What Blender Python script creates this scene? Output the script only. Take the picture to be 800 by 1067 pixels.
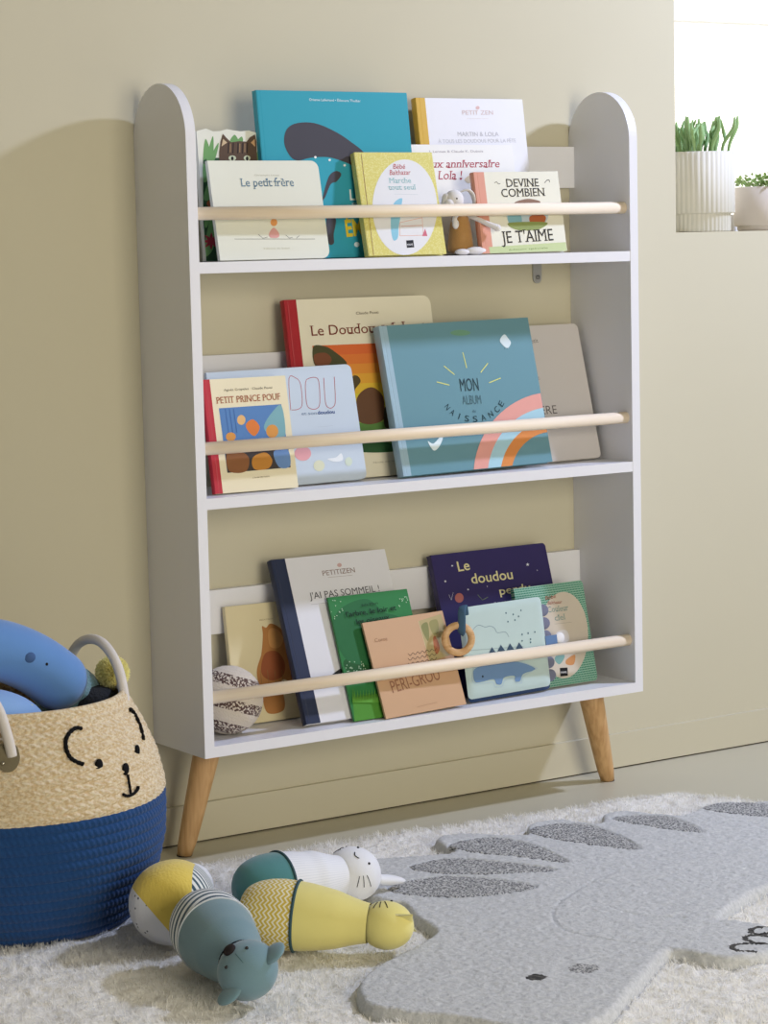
import bpy, bmesh, math, random
import numpy as np
from mathutils import Vector, Matrix, Euler
from math import sin, cos, pi, radians
for o in list(bpy.data.objects): bpy.data.objects.remove(o)
random.seed(7); rng = np.random.default_rng(7)
scene = bpy.context.scene
COL = scene.collection

# ---------------------------------------------------------------- camera
CAM = Vector((-1.632312, -3.10494, 0.877759))
yaw, pitch, roll = 0.58262862, 0.11011281, -0.02299285
fw = Vector((sin(yaw)*cos(pitch), cos(yaw)*cos(pitch), -sin(pitch)))
r0 = Vector((cos(yaw), -sin(yaw), 0)); u0 = r0.cross(fw)
rt = r0*cos(roll)+u0*sin(roll); up = -r0*sin(roll)+u0*cos(roll)
cd = bpy.data.cameras.new('camera'); cam = bpy.data.objects.new('camera', cd); COL.objects.link(cam)
M = Matrix((rt, up, -fw)).transposed().to_4x4(); M.translation = CAM; cam.matrix_world = M
cd.sensor_fit = 'HORIZONTAL'; cd.sensor_width = 36; cd.lens = 2518.02*36/800; cd.clip_end = 50
scene.camera = cam
# ---------------------------------------------------------------- world, lights, exposure
scene.view_settings.view_transform = 'Standard'; scene.view_settings.look = 'None'
scene.view_settings.gamma = 1; scene.view_settings.use_curve_mapping = False
scene.view_settings.exposure = 0.0
w = bpy.data.worlds.new('world'); scene.world = w; w.use_nodes = True
nt = w.node_tree; nt.nodes.clear()
out = nt.nodes.new('ShaderNodeOutputWorld'); bg = nt.nodes.new('ShaderNodeBackground')
tc = nt.nodes.new('ShaderNodeTexCoord'); sx = nt.nodes.new('ShaderNodeSeparateXYZ')
mr = nt.nodes.new('ShaderNodeMapRange'); mr.interpolation_type = 'SMOOTHSTEP'
mr.inputs['From Min'].default_value = 0.15; mr.inputs['From Max'].default_value = 0.5
mr.inputs['To Min'].default_value = 0.16; mr.inputs['To Max'].default_value = 2.2
nt.links.new(tc.outputs['Generated'], sx.inputs[0]); nt.links.new(sx.outputs['Y'], mr.inputs['Value'])
nt.links.new(mr.outputs[0], bg.inputs['Strength']); bg.inputs['Color'].default_value = (1, 0.96, 0.88, 1)
nt.links.new(bg.outputs[0], out.inputs[0])
def area(name, loc, target, size, energy, col=(1, 1, 1), shape='DISK'):
    l = bpy.data.lights.new(name, 'AREA'); l.shape = shape; l.size = size; l.energy = energy; l.color = col
    o = bpy.data.objects.new(name, l); COL.objects.link(o); o.location = loc
    o.rotation_euler = (Vector(target)-Vector(loc)).to_track_quat('-Z', 'Y').to_euler(); return o
KEY = area('key_lamp', (2.0, -0.95, 2.02), (0.2, -0.35, 0.45), 0.16, 33, (0.89, 1.0, 1.42))
FILL = area('added_front_fill', (0.2, -4.3, 1.15), (0.4, 0, 0.6), 1.8, 82, (1, 0.92, 0.77), 'SQUARE')  # added fill from the camera side, brightens wall and shelves; no lamp seen there

# ---------------------------------------------------------------- helpers
def lin(h):
    if isinstance(h, str):
        h = h.lstrip('#'); c = [int(h[i:i+2], 16)/255 for i in (0, 2, 4)]
    else: c = h
    return tuple((x/12.92 if x <= .04045 else ((x+.055)/1.055)**2.4) for x in c)+(1,)
MATS = {}
def mat(h, rough=.6, name=None, noise=None, bump=None, spec=.3, sheen=0, metal=0, second=None, coords='Object'):
    key = (h, rough, noise, bump, spec, sheen, metal, second)
    if key in MATS: return MATS[key]
    m = bpy.data.materials.new(name or ('paint_'+str(h).lstrip('#'))); m.use_nodes = True
    t = m.node_tree; b = t.nodes['Principled BSDF']
    b.inputs['Base Color'].default_value = lin(h); b.inputs['Roughness'].default_value = rough
    b.inputs['Specular IOR Level'].default_value = spec; b.inputs['Metallic'].default_value = metal
    if sheen: b.inputs['Sheen Weight'].default_value = sheen; b.inputs['Sheen Roughness'].default_value = .5
    c = t.nodes.new('ShaderNodeTexCoord')
    # subtle tonal variation keeps every material procedural
    n = t.nodes.new('ShaderNodeTexNoise'); n.inputs['Scale'].default_value = (noise or (40, .03))[0]; n.inputs['Detail'].default_value = 4
    t.links.new(c.outputs[coords], n.inputs['Vector'])
    mx = t.nodes.new('ShaderNodeMix'); mx.data_type = 'RGBA'
    a = lin(h); k = (noise or (40, .03))[1]
    if second: s2 = lin(second)
    else: s2 = tuple(max(0, x*(1-2*k)) for x in a[:3])+(1,)
    mx.inputs[6].default_value = a; mx.inputs[7].default_value = s2
    if second:
        rp = t.nodes.new('ShaderNodeMapRange'); rp.inputs['From Min'].default_value = .4; rp.inputs['From Max'].default_value = .6
        t.links.new(n.outputs[0], rp.inputs[0]); t.links.new(rp.outputs[0], mx.inputs[0])
    else: t.links.new(n.outputs[0], mx.inputs[0])
    t.links.new(mx.outputs[2], b.inputs['Base Color'])
    if bump:
        n2 = t.nodes.new('ShaderNodeTexNoise'); n2.inputs['Scale'].default_value = bump[0]; n2.inputs['Detail'].default_value = 3
        t.links.new(c.outputs[coords], n2.inputs['Vector'])
        bp = t.nodes.new('ShaderNodeBump'); bp.inputs['Strength'].default_value = bump[1]; bp.inputs['Distance'].default_value = bump[2]
        t.links.new(n2.outputs[0], bp.inputs['Height']); t.links.new(bp.outputs[0], b.inputs['Normal'])
    MATS[key] = m; return m
def nmath(t, op, a, b=None, c=None):
    n = t.nodes.new('ShaderNodeMath'); n.operation = op
    for i, v in enumerate((a, b, c)):
        if v is None: continue
        if isinstance(v, (int, float)): n.inputs[i].default_value = v
        else: t.links.new(v, n.inputs[i])
    return n.outputs[0]
def patmat(name, c1, c2, fn, rough=.85, bump=(700, .3, .0008), sheen=.2, soft=None):
    """two-colour fabric; fn(tree, u, v, obj_xyz) -> 0/1 socket"""
    m = bpy.data.materials.new(name); m.use_nodes = True; t = m.node_tree; b = t.nodes['Principled BSDF']
    b.inputs['Roughness'].default_value = rough; b.inputs['Specular IOR Level'].default_value = .15; b.inputs['Sheen Weight'].default_value = sheen
    c = t.nodes.new('ShaderNodeTexCoord'); s = t.nodes.new('ShaderNodeSeparateXYZ'); t.links.new(c.outputs['UV'], s.inputs[0])
    s2 = t.nodes.new('ShaderNodeSeparateXYZ'); t.links.new(c.outputs['Object'], s2.inputs[0])
    f = fn(t, s.outputs[0], s.outputs[1], (s2.outputs[0], s2.outputs[1], s2.outputs[2]))
    mx = t.nodes.new('ShaderNodeMix'); mx.data_type = 'RGBA'; mx.inputs[6].default_value = lin(c1); mx.inputs[7].default_value = lin(c2)
    t.links.new(f, mx.inputs[0]); t.links.new(mx.outputs[2], b.inputs['Base Color'])
    n2 = t.nodes.new('ShaderNodeTexNoise'); n2.inputs['Scale'].default_value = bump[0]; t.links.new(c.outputs['Object'], n2.inputs['Vector'])
    bp = t.nodes.new('ShaderNodeBump'); bp.inputs['Strength'].default_value = bump[1]; bp.inputs['Distance'].default_value = bump[2]
    t.links.new(n2.outputs[0], bp.inputs['Height']); t.links.new(bp.outputs[0], b.inputs['Normal'])
    return m
def tag(o, label=None, cat=None, group=None, kind=None):
    if label: o['label'] = label
    if cat: o['category'] = cat
    if group: o['group'] = group
    if kind: o['kind'] = kind
    return o
def empty(name, loc=(0, 0, 0), rot=None):
    o = bpy.data.objects.new(name, None); COL.objects.link(o); o.location = loc; o.empty_display_size = .02
    if rot is not None: o.rotation_euler = rot
    return o
def mobj(name, verts, faces, mats, parent=None, fm=None, smooth=False, uvs=None):
    me = bpy.data.meshes.new(name); me.from_pydata([tuple(v) for v in verts], [], faces); me.update()
    for m in (mats if isinstance(mats, (list, tuple)) else [mats]): me.materials.append(m)
    if fm is not None: me.polygons.foreach_set('material_index', fm)
    if smooth: me.polygons.foreach_set('use_smooth', [True]*len(me.polygons))
    if uvs is not None:
        l = me.uv_layers.new(name='UVMap')
        for p in me.polygons:
            for li, vi in zip(p.loop_indices, p.vertices): l.data[li].uv = uvs[vi]
    o = bpy.data.objects.new(name, me); COL.objects.link(o)
    if parent: o.parent = parent
    return o
def bmobj(name, bm, mats, parent=None, smooth=False, bevel=0, seg=2, autosmooth=False):
    if bevel:
        bmesh.ops.bevel(bm, geom=[e for e in bm.edges if e.calc_length() > bevel*2.2 and len(e.link_faces) == 2 and e.calc_face_angle(0) > .5], offset=bevel, segments=seg, profile=.5, affect='EDGES', clamp_overlap=True)
    bmesh.ops.recalc_face_normals(bm, faces=bm.faces[:])
    me = bpy.data.meshes.new(name); bm.to_mesh(me); bm.free()
    for m in (mats if isinstance(mats, (list, tuple)) else [mats]): me.materials.append(m)
    if smooth: me.polygons.foreach_set('use_smooth', [True]*len(me.polygons))
    o = bpy.data.objects.new(name, me); COL.objects.link(o)
    if parent: o.parent = parent
    return o
def addbox(bm, lo, hi):
    vs = [bm.verts.new((x, y, z)) for x in (lo[0], hi[0]) for y in (lo[1], hi[1]) for z in (lo[2], hi[2])]
    for f in ((0, 1, 3, 2), (4, 6, 7, 5), (0, 4, 5, 1), (2, 3, 7, 6), (0, 2, 6, 4), (1, 5, 7, 3)): bm.faces.new([vs[i] for i in f])
def box(name, lo, hi, m, parent=None, bevel=0, smooth=False):
    bm = bmesh.new(); addbox(bm, lo, hi); return bmobj(name, bm, m, parent, bevel=bevel)
def prism(bm, pts, y0, y1):
    """extrude an x-z outline along y"""
    a = [bm.verts.new((p[0], y0, p[1])) for p in pts]; b = [bm.verts.new((p[0], y1, p[1])) for p in pts]
    bm.faces.new(a); bm.faces.new(b[::-1]); n = len(pts)
    for i in range(n): bm.faces.new((a[i], b[i], b[(i+1) % n], a[(i+1) % n]))
def frames(pts):
    P = [Vector(p) for p in pts]; T = []
    for i in range(len(P)): T.append((P[min(i+1, len(P)-1)]-P[max(i-1, 0)]).normalized())
    ref = Vector((0, 0, 1)) if abs(T[0].z) < .9 else Vector((1, 0, 0)); N = []
    n = (ref-T[0]*ref.dot(T[0])).normalized()
    for t in T: n = (n-t*n.dot(t)).normalized(); N.append(n)
    return P, T, N
def catmull(pts, k=8, closed=False):
    P = [Vector(p) for p in pts]; n = len(P); o = []
    g = (lambda i: P[i % n]) if closed else (lambda i: P[max(0, min(n-1, i))])
    for i in range(n if closed else n-1):
        a, b, c, d = g(i-1), g(i), g(i+1), g(i+2)
        for j in range(k):
            t = j/k; o.append(.5*((2*b)+(c-a)*t+(2*a-5*b+4*c-d)*t*t+(3*b-a-3*c+d)*t**3))
    if not closed: o.append(P[-1])
    return o
def tube(name, pts, rad, m, parent=None, seg=14, flat=1.0, cap=True, smooth=True):
    P, T, N = frames(pts); V = []; F = []; n = len(P)
    R = rad if isinstance(rad, (list, tuple)) else [rad]*n
    if len(R) != n: R = [np.interp(i/(n-1), np.linspace(0, 1, len(R)), R) for i in range(n)]
    for p, t, nn, r in zip(P, T, N, R):
        b = t.cross(nn)
        for k in range(seg): a = 2*pi*k/seg; V.append(p+nn*cos(a)*r*flat+b*sin(a)*r)
    for i in range(n-1):
        for k in range(seg): F.append((i*seg+k, i*seg+(k+1) % seg, (i+1)*seg+(k+1) % seg, (i+1)*seg+k))
    if cap: F.append(tuple(range(seg))[::-1]); F.append(tuple((n-1)*seg+k for k in range(seg)))
    return mobj(name, V, F, m, parent, smooth=smooth)
def lathe(name, prof, m, parent=None, seg=64, mtx=None, smooth=True, close=False, disp=None):
    """prof: (r, z) list around local z; uv = (angle fraction, z)"""
    V = []; F = []; U = []
    n = len(prof)
    for i, (r, z) in enumerate(prof):
        for k in range(seg):
            a = 2*pi*k/seg; rr = r+(disp(a, z, r) if disp else 0)
            v = Vector((rr*cos(a), rr*sin(a), z)); V.append(mtx @ v if mtx else v); U.append((k/seg, z))
    for i in range(n-1):
        for k in range(seg): F.append((i*seg+k, i*seg+(k+1) % seg, (i+1)*seg+(k+1) % seg, (i+1)*seg+k))
    if close: F.append(tuple(range(seg))[::-1]); F.append(tuple((n-1)*seg+k for k in range(seg)))
    # per-loop uv with wrap handled
    me = bpy.data.meshes.new(name); me.from_pydata([tuple(v) for v in V], [], F); me.update(); me.materials.append(m)
    l = me.uv_layers.new(name='UVMap')
    for p in me.polygons:
        us = [U[v][0] for v in p.vertices]; wrap = max(us)-min(us) > .5
        for li, vi in zip(p.loop_indices, p.vertices):
            u, v_ = U[vi]; l.data[li].uv = (u+1 if wrap and u < .5 else u, v_)
    if smooth: me.polygons.foreach_set('use_smooth', [True]*len(me.polygons))
    o = bpy.data.objects.new(name, me); COL.objects.link(o)
    if parent: o.parent = parent
    return o
def ball(name, c, r, m, parent=None, mtx=None, seg=32):
    bm = bmesh.new(); bmesh.ops.create_uvsphere(bm, u_segments=seg, v_segments=seg//2, radius=1)
    r = r if isinstance(r, (tuple, list)) else (r, r, r)
    S = Matrix.Diagonal((*r, 1)); T = Matrix.Translation(c)
    bm.transform(T @ (mtx.to_4x4() if mtx else Matrix.Identity(4)) @ S)
    return bmobj(name, bm, m, parent, smooth=True)
def ploop(pts):
    return pts
def clip(poly, w, h):
    def cl(P, inside, inter):
        o = []
        for i in range(len(P)):
            a, b = P[i-1], P[i]
            if inside(b):
                if not inside(a): o.append(inter(a, b))
                o.append(b)
            elif inside(a): o.append(inter(a, b))
        return o
    for ax, val, sg in ((0, 0, 1), (0, w, -1), (1, 0, 1), (1, h, -1)):
        if not poly: return poly
        f = lambda p: (p[ax]-val)*sg >= 0
        def it(a, b):
            t = (val-a[ax])/(b[ax]-a[ax]); return (a[0]+(b[0]-a[0])*t, a[1]+(b[1]-a[1])*t)
        poly = cl(poly, f, it)
    return poly
BOOK_POSE = {
 'cat': (0.8592, 0.062, -0.09, 0.106, 0.185, 5.2, 0.0, 0.0, 0.01),
 'wolf': (0.8592, 0.161, -0.105, 0.26, 0.2435, 6.8, 0.0, 0.0, 0.012),
 'frere': (0.8592, 0.061, -0.132, 0.184, 0.143, 11.1, 0.6, 0.0, 0.007),
 'marche': (0.8592, 0.309, -0.136, 0.135, 0.155, 12.9, -1.4, 0.0, 0.012),
 'petitzen': (0.8592, 0.471, -0.062, 0.199, 0.2405, 8.4, -1.0, 0.0, 0.012),
 'lola': (0.8592, 0.443, -0.08, 0.19, 0.169, 9.3, 0.0, 0.0, 0.007),
 'devine': (0.8592, 0.515, -0.135, 0.158, 0.124, 9.5, -0.5, 0.3, 0.01),
 'pouf': (0.529, 0.048, -0.123, 0.137, 0.164, 10.5, 0.0, -0.2, 0.009),
 'dou': (0.529, 0.073, -0.0985, 0.248, 0.174, 12.2, 0.2, 0.3, 0.006),
 'mechant': (0.529, 0.225, -0.0755, 0.26, 0.272, 9.6, -0.4, -0.1, 0.011),
 'album': (0.529, 0.371, -0.122, 0.278, 0.23, 13.8, -0.3, 0.7, 0.016),
 'grey': (0.529, 0.589, -0.087, 0.187, 0.22, 14.9, 0.6, 0.2, 0.01),
 'squirrel': (0.1755, 0.11, -0.054, 0.118, 0.176, 8.6, 0.0, -0.5, 0.009),
 'sommeil': (0.1755, 0.186, -0.128, 0.201, 0.252, 21.7, -0.3, -0.4, 0.012),
 'arbre': (0.1755, 0.262, -0.1375, 0.143, 0.19, 20.9, 0.0, -0.3, 0.004),
 'peri': (0.1755, 0.311, -0.149, 0.15, 0.148, 20.9, 1.5, 1.2, 0.004),
 'perdu': (0.1755, 0.482, -0.093, 0.224, 0.226, 17.2, 0.3, 0.1, 0.012),
 'check': (0.1755, 0.606, -0.11, 0.139, 0.162, 12.6, 1.0, 0.2, 0.009),
 'cloth': (0.1755, 0.474, -0.137, 0.165, 0.146, 8.5, 2.0, 0.6, 0.014),
}
PRINT = {
 'cat': [
  ["P",[[7.4,146.5],[114.0,146.5],[101.0,-4.5],[-5.4,-2.0]],"#2f5236"],
  ["B",[[7.7,143.8],[13.4,173.2],[19.4,154.5]],"#6f9f62"],
  ["B",[[12.4,143.8],[26.0,177.3],[23.6,149.1]],"#6f9f62"],
  ["B",[[15.2,141.1],[34.5,168.0],[26.2,143.8]],"#6f9f62"],
  ["B",[[5.6,111.7],[7.3,138.4],[16.7,122.3]],"#6f9f62"],
  ["B",[[3.1,90.3],[21.7,127.7],[15.4,90.1]],"#6f9f62"],
  ["B",[[53.2,169.4],[61.8,179.4],[67.2,169.4]],"#6f9f62"],
  ["B",[[64.1,169.4],[73.2,176.8],[74.4,169.5]],"#6f9f62"],
  ["B",[[-3.8,10.0],[17.1,74.0],[14.0,20.4]],"#6f9f62"],
  ["B",[[15.7,57.9],[29.7,76.6],[24.0,47.1]],"#6f9f62"],
  ["B",[[2.5,47.4],[1.8,74.2],[9.6,58.0]],"#6f9f62"],
  ["B",[[94.8,143.8],[99.4,160.1],[107.8,165.5],[105.9,143.8]],"#6f9f62"],
  ["P",[[32.6,135.7],[34.2,154.5],[37.7,169.3],[42.4,180.6],[48.1,174.8],[54.7,168.6],[68.9,170.3],[80.7,169.5],[86.6,175.8],[95.4,180.1],[97.1,169.6],[96.6,157.4],[95.7,135.6]],"#5a4636"],
  ["L",[[50.9,167.5],[48.7,153.2]],"#2e231c",{"w":2.0}],
  ["L",[[58.6,167.5],[56.5,153.2]],"#2e231c",{"w":2.0}],
  ["L",[[66.4,167.6],[64.3,153.2]],"#2e231c",{"w":2.0}],
  ["L",[[74.3,167.6],[72.1,153.2]],"#2e231c",{"w":2.0}],
  ["L",[[82.1,167.6],[79.9,153.3]],"#2e231c",{"w":2.0}],
  ["L",[[53.6,166.4],[52.5,154.6]],"#a98a63",{"w":1.2}],
  ["L",[[69.2,166.5],[68.1,154.6]],"#a98a63",{"w":1.2}],
  ["L",[[77.3,166.5],[76.3,154.6]],"#a98a63",{"w":1.2}],
  ["P",[[38.6,162.6],[42.1,173.4],[48.4,168.0]],"#c9b28e"],
  ["P",[[87.5,168.2],[94.3,173.6],[93.9,162.2]],"#c9a070"],
  ["P",[[61.1,145.9],[60.9,145.1],[60.4,144.3],[59.6,143.6],[58.5,143.0],[57.3,142.5],[56.0,142.3],[54.6,142.2],[53.2,142.3],[51.9,142.5],[50.8,143.0],[49.8,143.6],[49.2,144.3],[48.8,145.1],[48.7,145.9],[48.9,146.8],[49.4,147.6],[50.2,148.3],[51.3,148.9],[52.5,149.3],[53.8,149.6],[55.2,149.7],[56.6,149.6],[57.9,149.3],[59.0,148.9],[60.0,148.3],[60.7,147.6],[61.1,146.8]],"#c7cfb0"],
  ["P",[[84.9,145.9],[84.7,145.1],[84.2,144.3],[83.5,143.6],[82.5,143.0],[81.4,142.5],[80.2,142.3],[79.0,142.2],[77.7,142.3],[76.5,142.5],[75.5,143.0],[74.7,143.6],[74.1,144.3],[73.7,145.1],[73.6,145.9],[73.9,146.8],[74.3,147.6],[75.1,148.3],[76.0,148.9],[77.1,149.4],[78.3,149.6],[79.6,149.7],[80.9,149.6],[82.0,149.4],[83.1,148.9],[83.9,148.3],[84.5,147.6],[84.9,146.8]],"#c7cfb0"],
  ["P",[[57.0,145.4],[56.9,144.7],[56.7,144.1],[56.4,143.5],[56.0,143.1],[55.6,142.7],[55.1,142.5],[54.6,142.4],[54.1,142.5],[53.7,142.7],[53.3,143.1],[53.0,143.5],[52.8,144.1],[52.7,144.7],[52.7,145.4],[52.8,146.1],[53.0,146.7],[53.3,147.2],[53.7,147.7],[54.1,148.1],[54.6,148.3],[55.1,148.4],[55.6,148.3],[56.0,148.1],[56.4,147.7],[56.7,147.2],[56.9,146.7],[57.0,146.1]],"#20201c"],
  ["P",[[81.4,145.4],[81.3,144.7],[81.1,144.1],[80.8,143.5],[80.4,143.1],[80.0,142.7],[79.5,142.5],[79.0,142.4],[78.5,142.5],[78.1,142.7],[77.7,143.1],[77.4,143.5],[77.1,144.1],[77.0,144.7],[77.0,145.4],[77.2,146.1],[77.4,146.7],[77.7,147.3],[78.1,147.7],[78.5,148.1],[79.0,148.3],[79.5,148.4],[80.0,148.3],[80.4,148.1],[80.8,147.7],[81.1,147.3],[81.3,146.7],[81.4,146.1]],"#20201c"],
  ["B",[[23.9,27.7],[15.5,25.8],[10.1,28.0],[15.9,29.9]],"#a33a45"],
  ["B",[[19.1,19.2],[11.9,22.9],[10.1,28.0],[15.6,25.8]],"#a33a45"],
  ["B",[[9.0,15.9],[7.2,23.1],[10.1,28.0],[12.0,23.0]],"#a33a45"],
  ["B",[[-0.4,19.6],[4.2,26.1],[10.1,28.0],[7.3,23.0]],"#a33a45"],
  ["B",[[-3.7,28.2],[4.6,30.1],[10.1,28.0],[4.2,26.0]],"#a33a45"],
  ["B",[[1.0,36.7],[8.2,33.0],[10.1,28.0],[4.5,30.1]],"#a33a45"],
  ["B",[[11.1,40.0],[12.9,32.9],[10.1,28.0],[8.1,32.9]],"#a33a45"],
  ["B",[[20.6,36.3],[15.9,29.9],[10.1,28.0],[12.8,32.9]],"#a33a45"],
  ["P",[[20.8,81.5],[20.6,80.4],[20.0,79.4],[19.1,78.5],[18.0,77.8],[16.6,77.2],[15.2,76.9],[13.6,76.7],[12.1,76.9],[10.8,77.3],[9.5,77.8],[8.5,78.6],[7.8,79.5],[7.4,80.6],[7.3,81.6],[7.6,82.7],[8.2,83.7],[9.0,84.6],[10.2,85.4],[11.5,85.9],[13.0,86.3],[14.5,86.4],[16.0,86.3],[17.4,85.9],[18.6,85.3],[19.6,84.5],[20.3,83.6],[20.8,82.6]],"#a5623c"],
 ],
 'wolf': [
  ["T","Orianne Lallemand • Éléonore Thuillier",[87.4,229.2],[176.5,228.3],3.7,"#e8f4f4",{}],
  ["B",[[46.1,148.9],[38.5,168.1],[44.9,187.3],[63.1,196.3],[92.8,196.6],[123.4,186.3],[150.2,171.5],[176.6,150.5],[167.2,129.4],[143.2,138.4],[112.2,146.8],[80.5,145.9],[59.3,142.1]],"#45434a"],
  ["B",[[95.3,86.3],[109.1,117.6],[122.4,126.5],[131.5,122.0],[122.6,111.5],[111.6,107.1],[99.7,87.8]],"#45434a"],
  ["B",[[99.4,57.9],[115.1,56.2],[109.2,33.9],[107.8,20.5],[98.5,22.2]],"#45434a"],
  ["P",[[91.5,146.8],[90.9,145.8],[89.8,145.1],[88.5,145.1],[87.5,145.8],[87.3,146.8],[87.8,147.9],[88.9,148.5],[90.2,148.5],[91.2,147.9]],"#f4f4f0"],
  ["P",[[115.6,142.7],[115.1,141.6],[114.0,140.9],[112.7,140.9],[111.7,141.6],[111.4,142.7],[111.9,143.7],[113.0,144.4],[114.3,144.4],[115.3,143.7]],"#f4f4f0"],
  ["P",[[140.7,134.8],[140.1,133.8],[139.0,133.1],[137.7,133.1],[136.7,133.8],[136.4,134.9],[136.9,135.9],[138.0,136.6],[139.4,136.6],[140.4,135.9]],"#f4f4f0"],
  ["T","LE",[142.8,83.8],[161.3,83.6],15.6,"#e9f2ee",{"bold":0.02}],
  ["T","qui",[145.6,76.6],[158.1,76.4],4.2,"#e9f2ee",{}],
  ["T","ÉM",[131.1,30.5],[161.3,32.4],24.0,"#d9c236",{"bold":0.03}],
  ["P",[[152.3,18.1],[152.1,17.3],[151.7,16.6],[151.0,15.9],[150.3,15.4],[149.3,14.9],[148.3,14.7],[147.3,14.6],[146.3,14.7],[145.3,15.0],[144.5,15.5],[143.8,16.1],[143.3,16.7],[143.1,17.5],[143.0,18.3],[143.2,19.1],[143.7,19.9],[144.3,20.5],[145.1,21.1],[146.0,21.5],[147.0,21.8],[148.0,21.8],[149.1,21.7],[150.0,21.4],[150.8,21.0],[151.5,20.4],[152.0,19.7],[152.3,18.9]],"#dfeff0"],
 ],
 'frere': [
  ["T","Le petit frère",[50.3,105.6],[138.2,105.7],11.9,"#5f7f93",{"serif":1}],
  ["T","Christophe Loupy",[73.9,120.8],[115.6,120.7],2.3,"#b9b7a6",{}],
  ["L",[[27.7,30.3],[161.8,27.9]],"#2d2d2d",{"w":0.5}],
  ["P",[[101.9,53.1],[101.6,51.9],[101.0,50.8],[100.1,49.7],[99.1,48.9],[97.9,48.2],[96.7,47.9],[95.4,47.7],[94.2,47.9],[93.0,48.3],[92.0,49.0],[91.3,49.9],[90.7,50.9],[90.5,52.1],[90.5,53.3],[90.9,54.5],[91.5,55.7],[92.3,56.7],[93.3,57.5],[94.5,58.2],[95.8,58.6],[97.0,58.7],[98.3,58.5],[99.4,58.1],[100.4,57.4],[101.2,56.6],[101.7,55.5],[101.9,54.3]],"#dd9a5a"],
  ["B",[[86.0,37.5],[94.8,45.6],[102.4,37.2],[99.9,31.2],[87.3,31.4]],"#dba39c"],
  ["L",[[67.6,36.4],[74.5,30.6],[82.6,32.1]],"#2d2d2d",{"w":0.5}],
  ["L",[[113.1,34.8],[118.7,29.8],[124.4,31.3]],"#2d2d2d",{"w":0.5}],
  ["L",[[130.5,29.6],[136.2,33.3]],"#2d2d2d",{"w":0.5}],
  ["T","Editions du Soleil",[73.7,14.8],[116.4,14.4],2.2,"#c2bfa6",{}],
 ],
 'marche': [
  ["P",[[130.4,71.1],[128.3,61.6],[125.2,52.3],[121.2,43.3],[116.4,34.9],[110.9,27.0],[104.8,20.0],[98.1,13.9],[91.0,8.8],[83.6,4.7],[76.1,1.8],[68.5,0.2],[61.0,-0.3],[53.7,0.5],[46.8,2.5],[40.4,5.6],[34.5,9.9],[29.2,15.3],[24.8,21.5],[21.1,28.7],[18.3,36.5],[16.5,45.0],[15.6,53.9],[15.7,63.1],[16.8,72.4],[18.8,81.8],[21.8,91.0],[25.6,99.9],[30.3,108.3],[35.6,116.1],[41.7,123.2],[48.3,129.4],[55.3,134.7],[62.6,138.8],[70.2,141.9],[77.8,143.7],[85.3,144.3],[92.7,143.7],[99.7,141.8],[106.3,138.8],[112.3,134.5],[117.7,129.2],[122.3,122.9],[126.0,115.7],[128.9,107.7],[130.7,99.1],[131.6,90.0],[131.5,80.6]],"#e3e4e6"],
  ["L",[[10.6,152.3],[7.0,-5.9]],"#7a3038",{"w":0.7}],
  ["T","Bébé",[62.5,129.9],[83.8,129.8],7.6,"#b8404e",{"shear":0.2}],
  ["T","Balthazar",[54.9,120.7],[92.1,121.1],7.6,"#b8404e",{"shear":0.2}],
  ["T","Marche",[52.9,108.8],[90.6,108.8],7.6,"#8fc0c4",{"serif":1}],
  ["T","tout seul",[49.1,98.4],[96.3,98.6],7.6,"#8fc0c4",{"serif":1}],
  ["L",[[58.2,91.8],[99.4,90.6]],"#c3ccd0",{"w":0.5}],
  ["B",[[47.3,61.4],[56.1,79.1],[70.4,85.3],[66.6,71.4],[62.5,56.2],[57.1,41.0],[53.1,25.9],[45.1,22.3],[43.1,36.2]],"#8cc6dc"],
  ["L",[[57.1,28.9],[60.4,48.6],[100.9,55.6],[98.4,28.9],[57.1,28.9]],"#df9c86",{"w":0.6}],
  ["L",[[61.8,43.0],[98.9,43.9]],"#d0866c",{"w":0.8}],
  ["P",[[96.1,27.7],[103.4,39.0],[105.6,27.5]],"#cf7080"],
  ["P",[[67.0,21.6],[79.5,22.1],[79.4,11.0],[66.3,10.5]],"#191919"],
  ["T","MARE",[67.4,13.5],[78.1,13.8],3.2,"#e8e8e8",{}],
 ],
 'petitzen': [
  ["T","PETIT ZEN",[82.6,215.3],[140.4,215.8],6.8,"#d9c3c0",{}],
  ["L",[[90.0,209.3],[130.7,209.6]],"#dcd3d0",{"w":0.4}],
  ["P",[[116.0,226.3],[115.8,225.7],[115.5,225.2],[115.0,224.7],[114.4,224.2],[113.6,223.9],[112.8,223.7],[112.0,223.6],[111.2,223.7],[110.5,223.9],[109.8,224.2],[109.3,224.6],[108.9,225.1],[108.7,225.7],[108.7,226.3],[108.9,226.9],[109.2,227.4],[109.7,228.0],[110.3,228.4],[111.1,228.7],[111.9,228.9],[112.7,229.0],[113.5,228.9],[114.2,228.8],[114.9,228.4],[115.4,228.0],[115.8,227.5],[116.0,226.9]],"#dcb9b4"],
  ["T","MARTIN & LOLA",[69.7,181.7],[146.9,182.0],6.9,"#bfc0c6",{}],
  ["T","À TOUS LES DOUDOUS POUR LA FÊTE",[32.4,170.8],[178.7,172.6],6.0,"#c8c9ce",{}],
 ],
 'lola': [
  ["T","J. Leroux & Claude K. Dubois",[31.4,156.5],[132.5,157.3],3.6,"#a9a3ae",{}],
  ["T","Joyeux anniversaire",[-6.2,133.4],[161.4,134.1],11.9,"#b14658",{"serif":1,"shear":0.25}],
  ["T","Lola !",[42.9,115.4],[88.9,115.8],13.3,"#b14658",{"serif":1,"shear":0.25}],
  ["B",[[92.1,115.8],[111.8,125.8],[113.0,119.8],[100.1,109.1]],"#d9c9a8"],
 ],
 'devine': [
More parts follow.
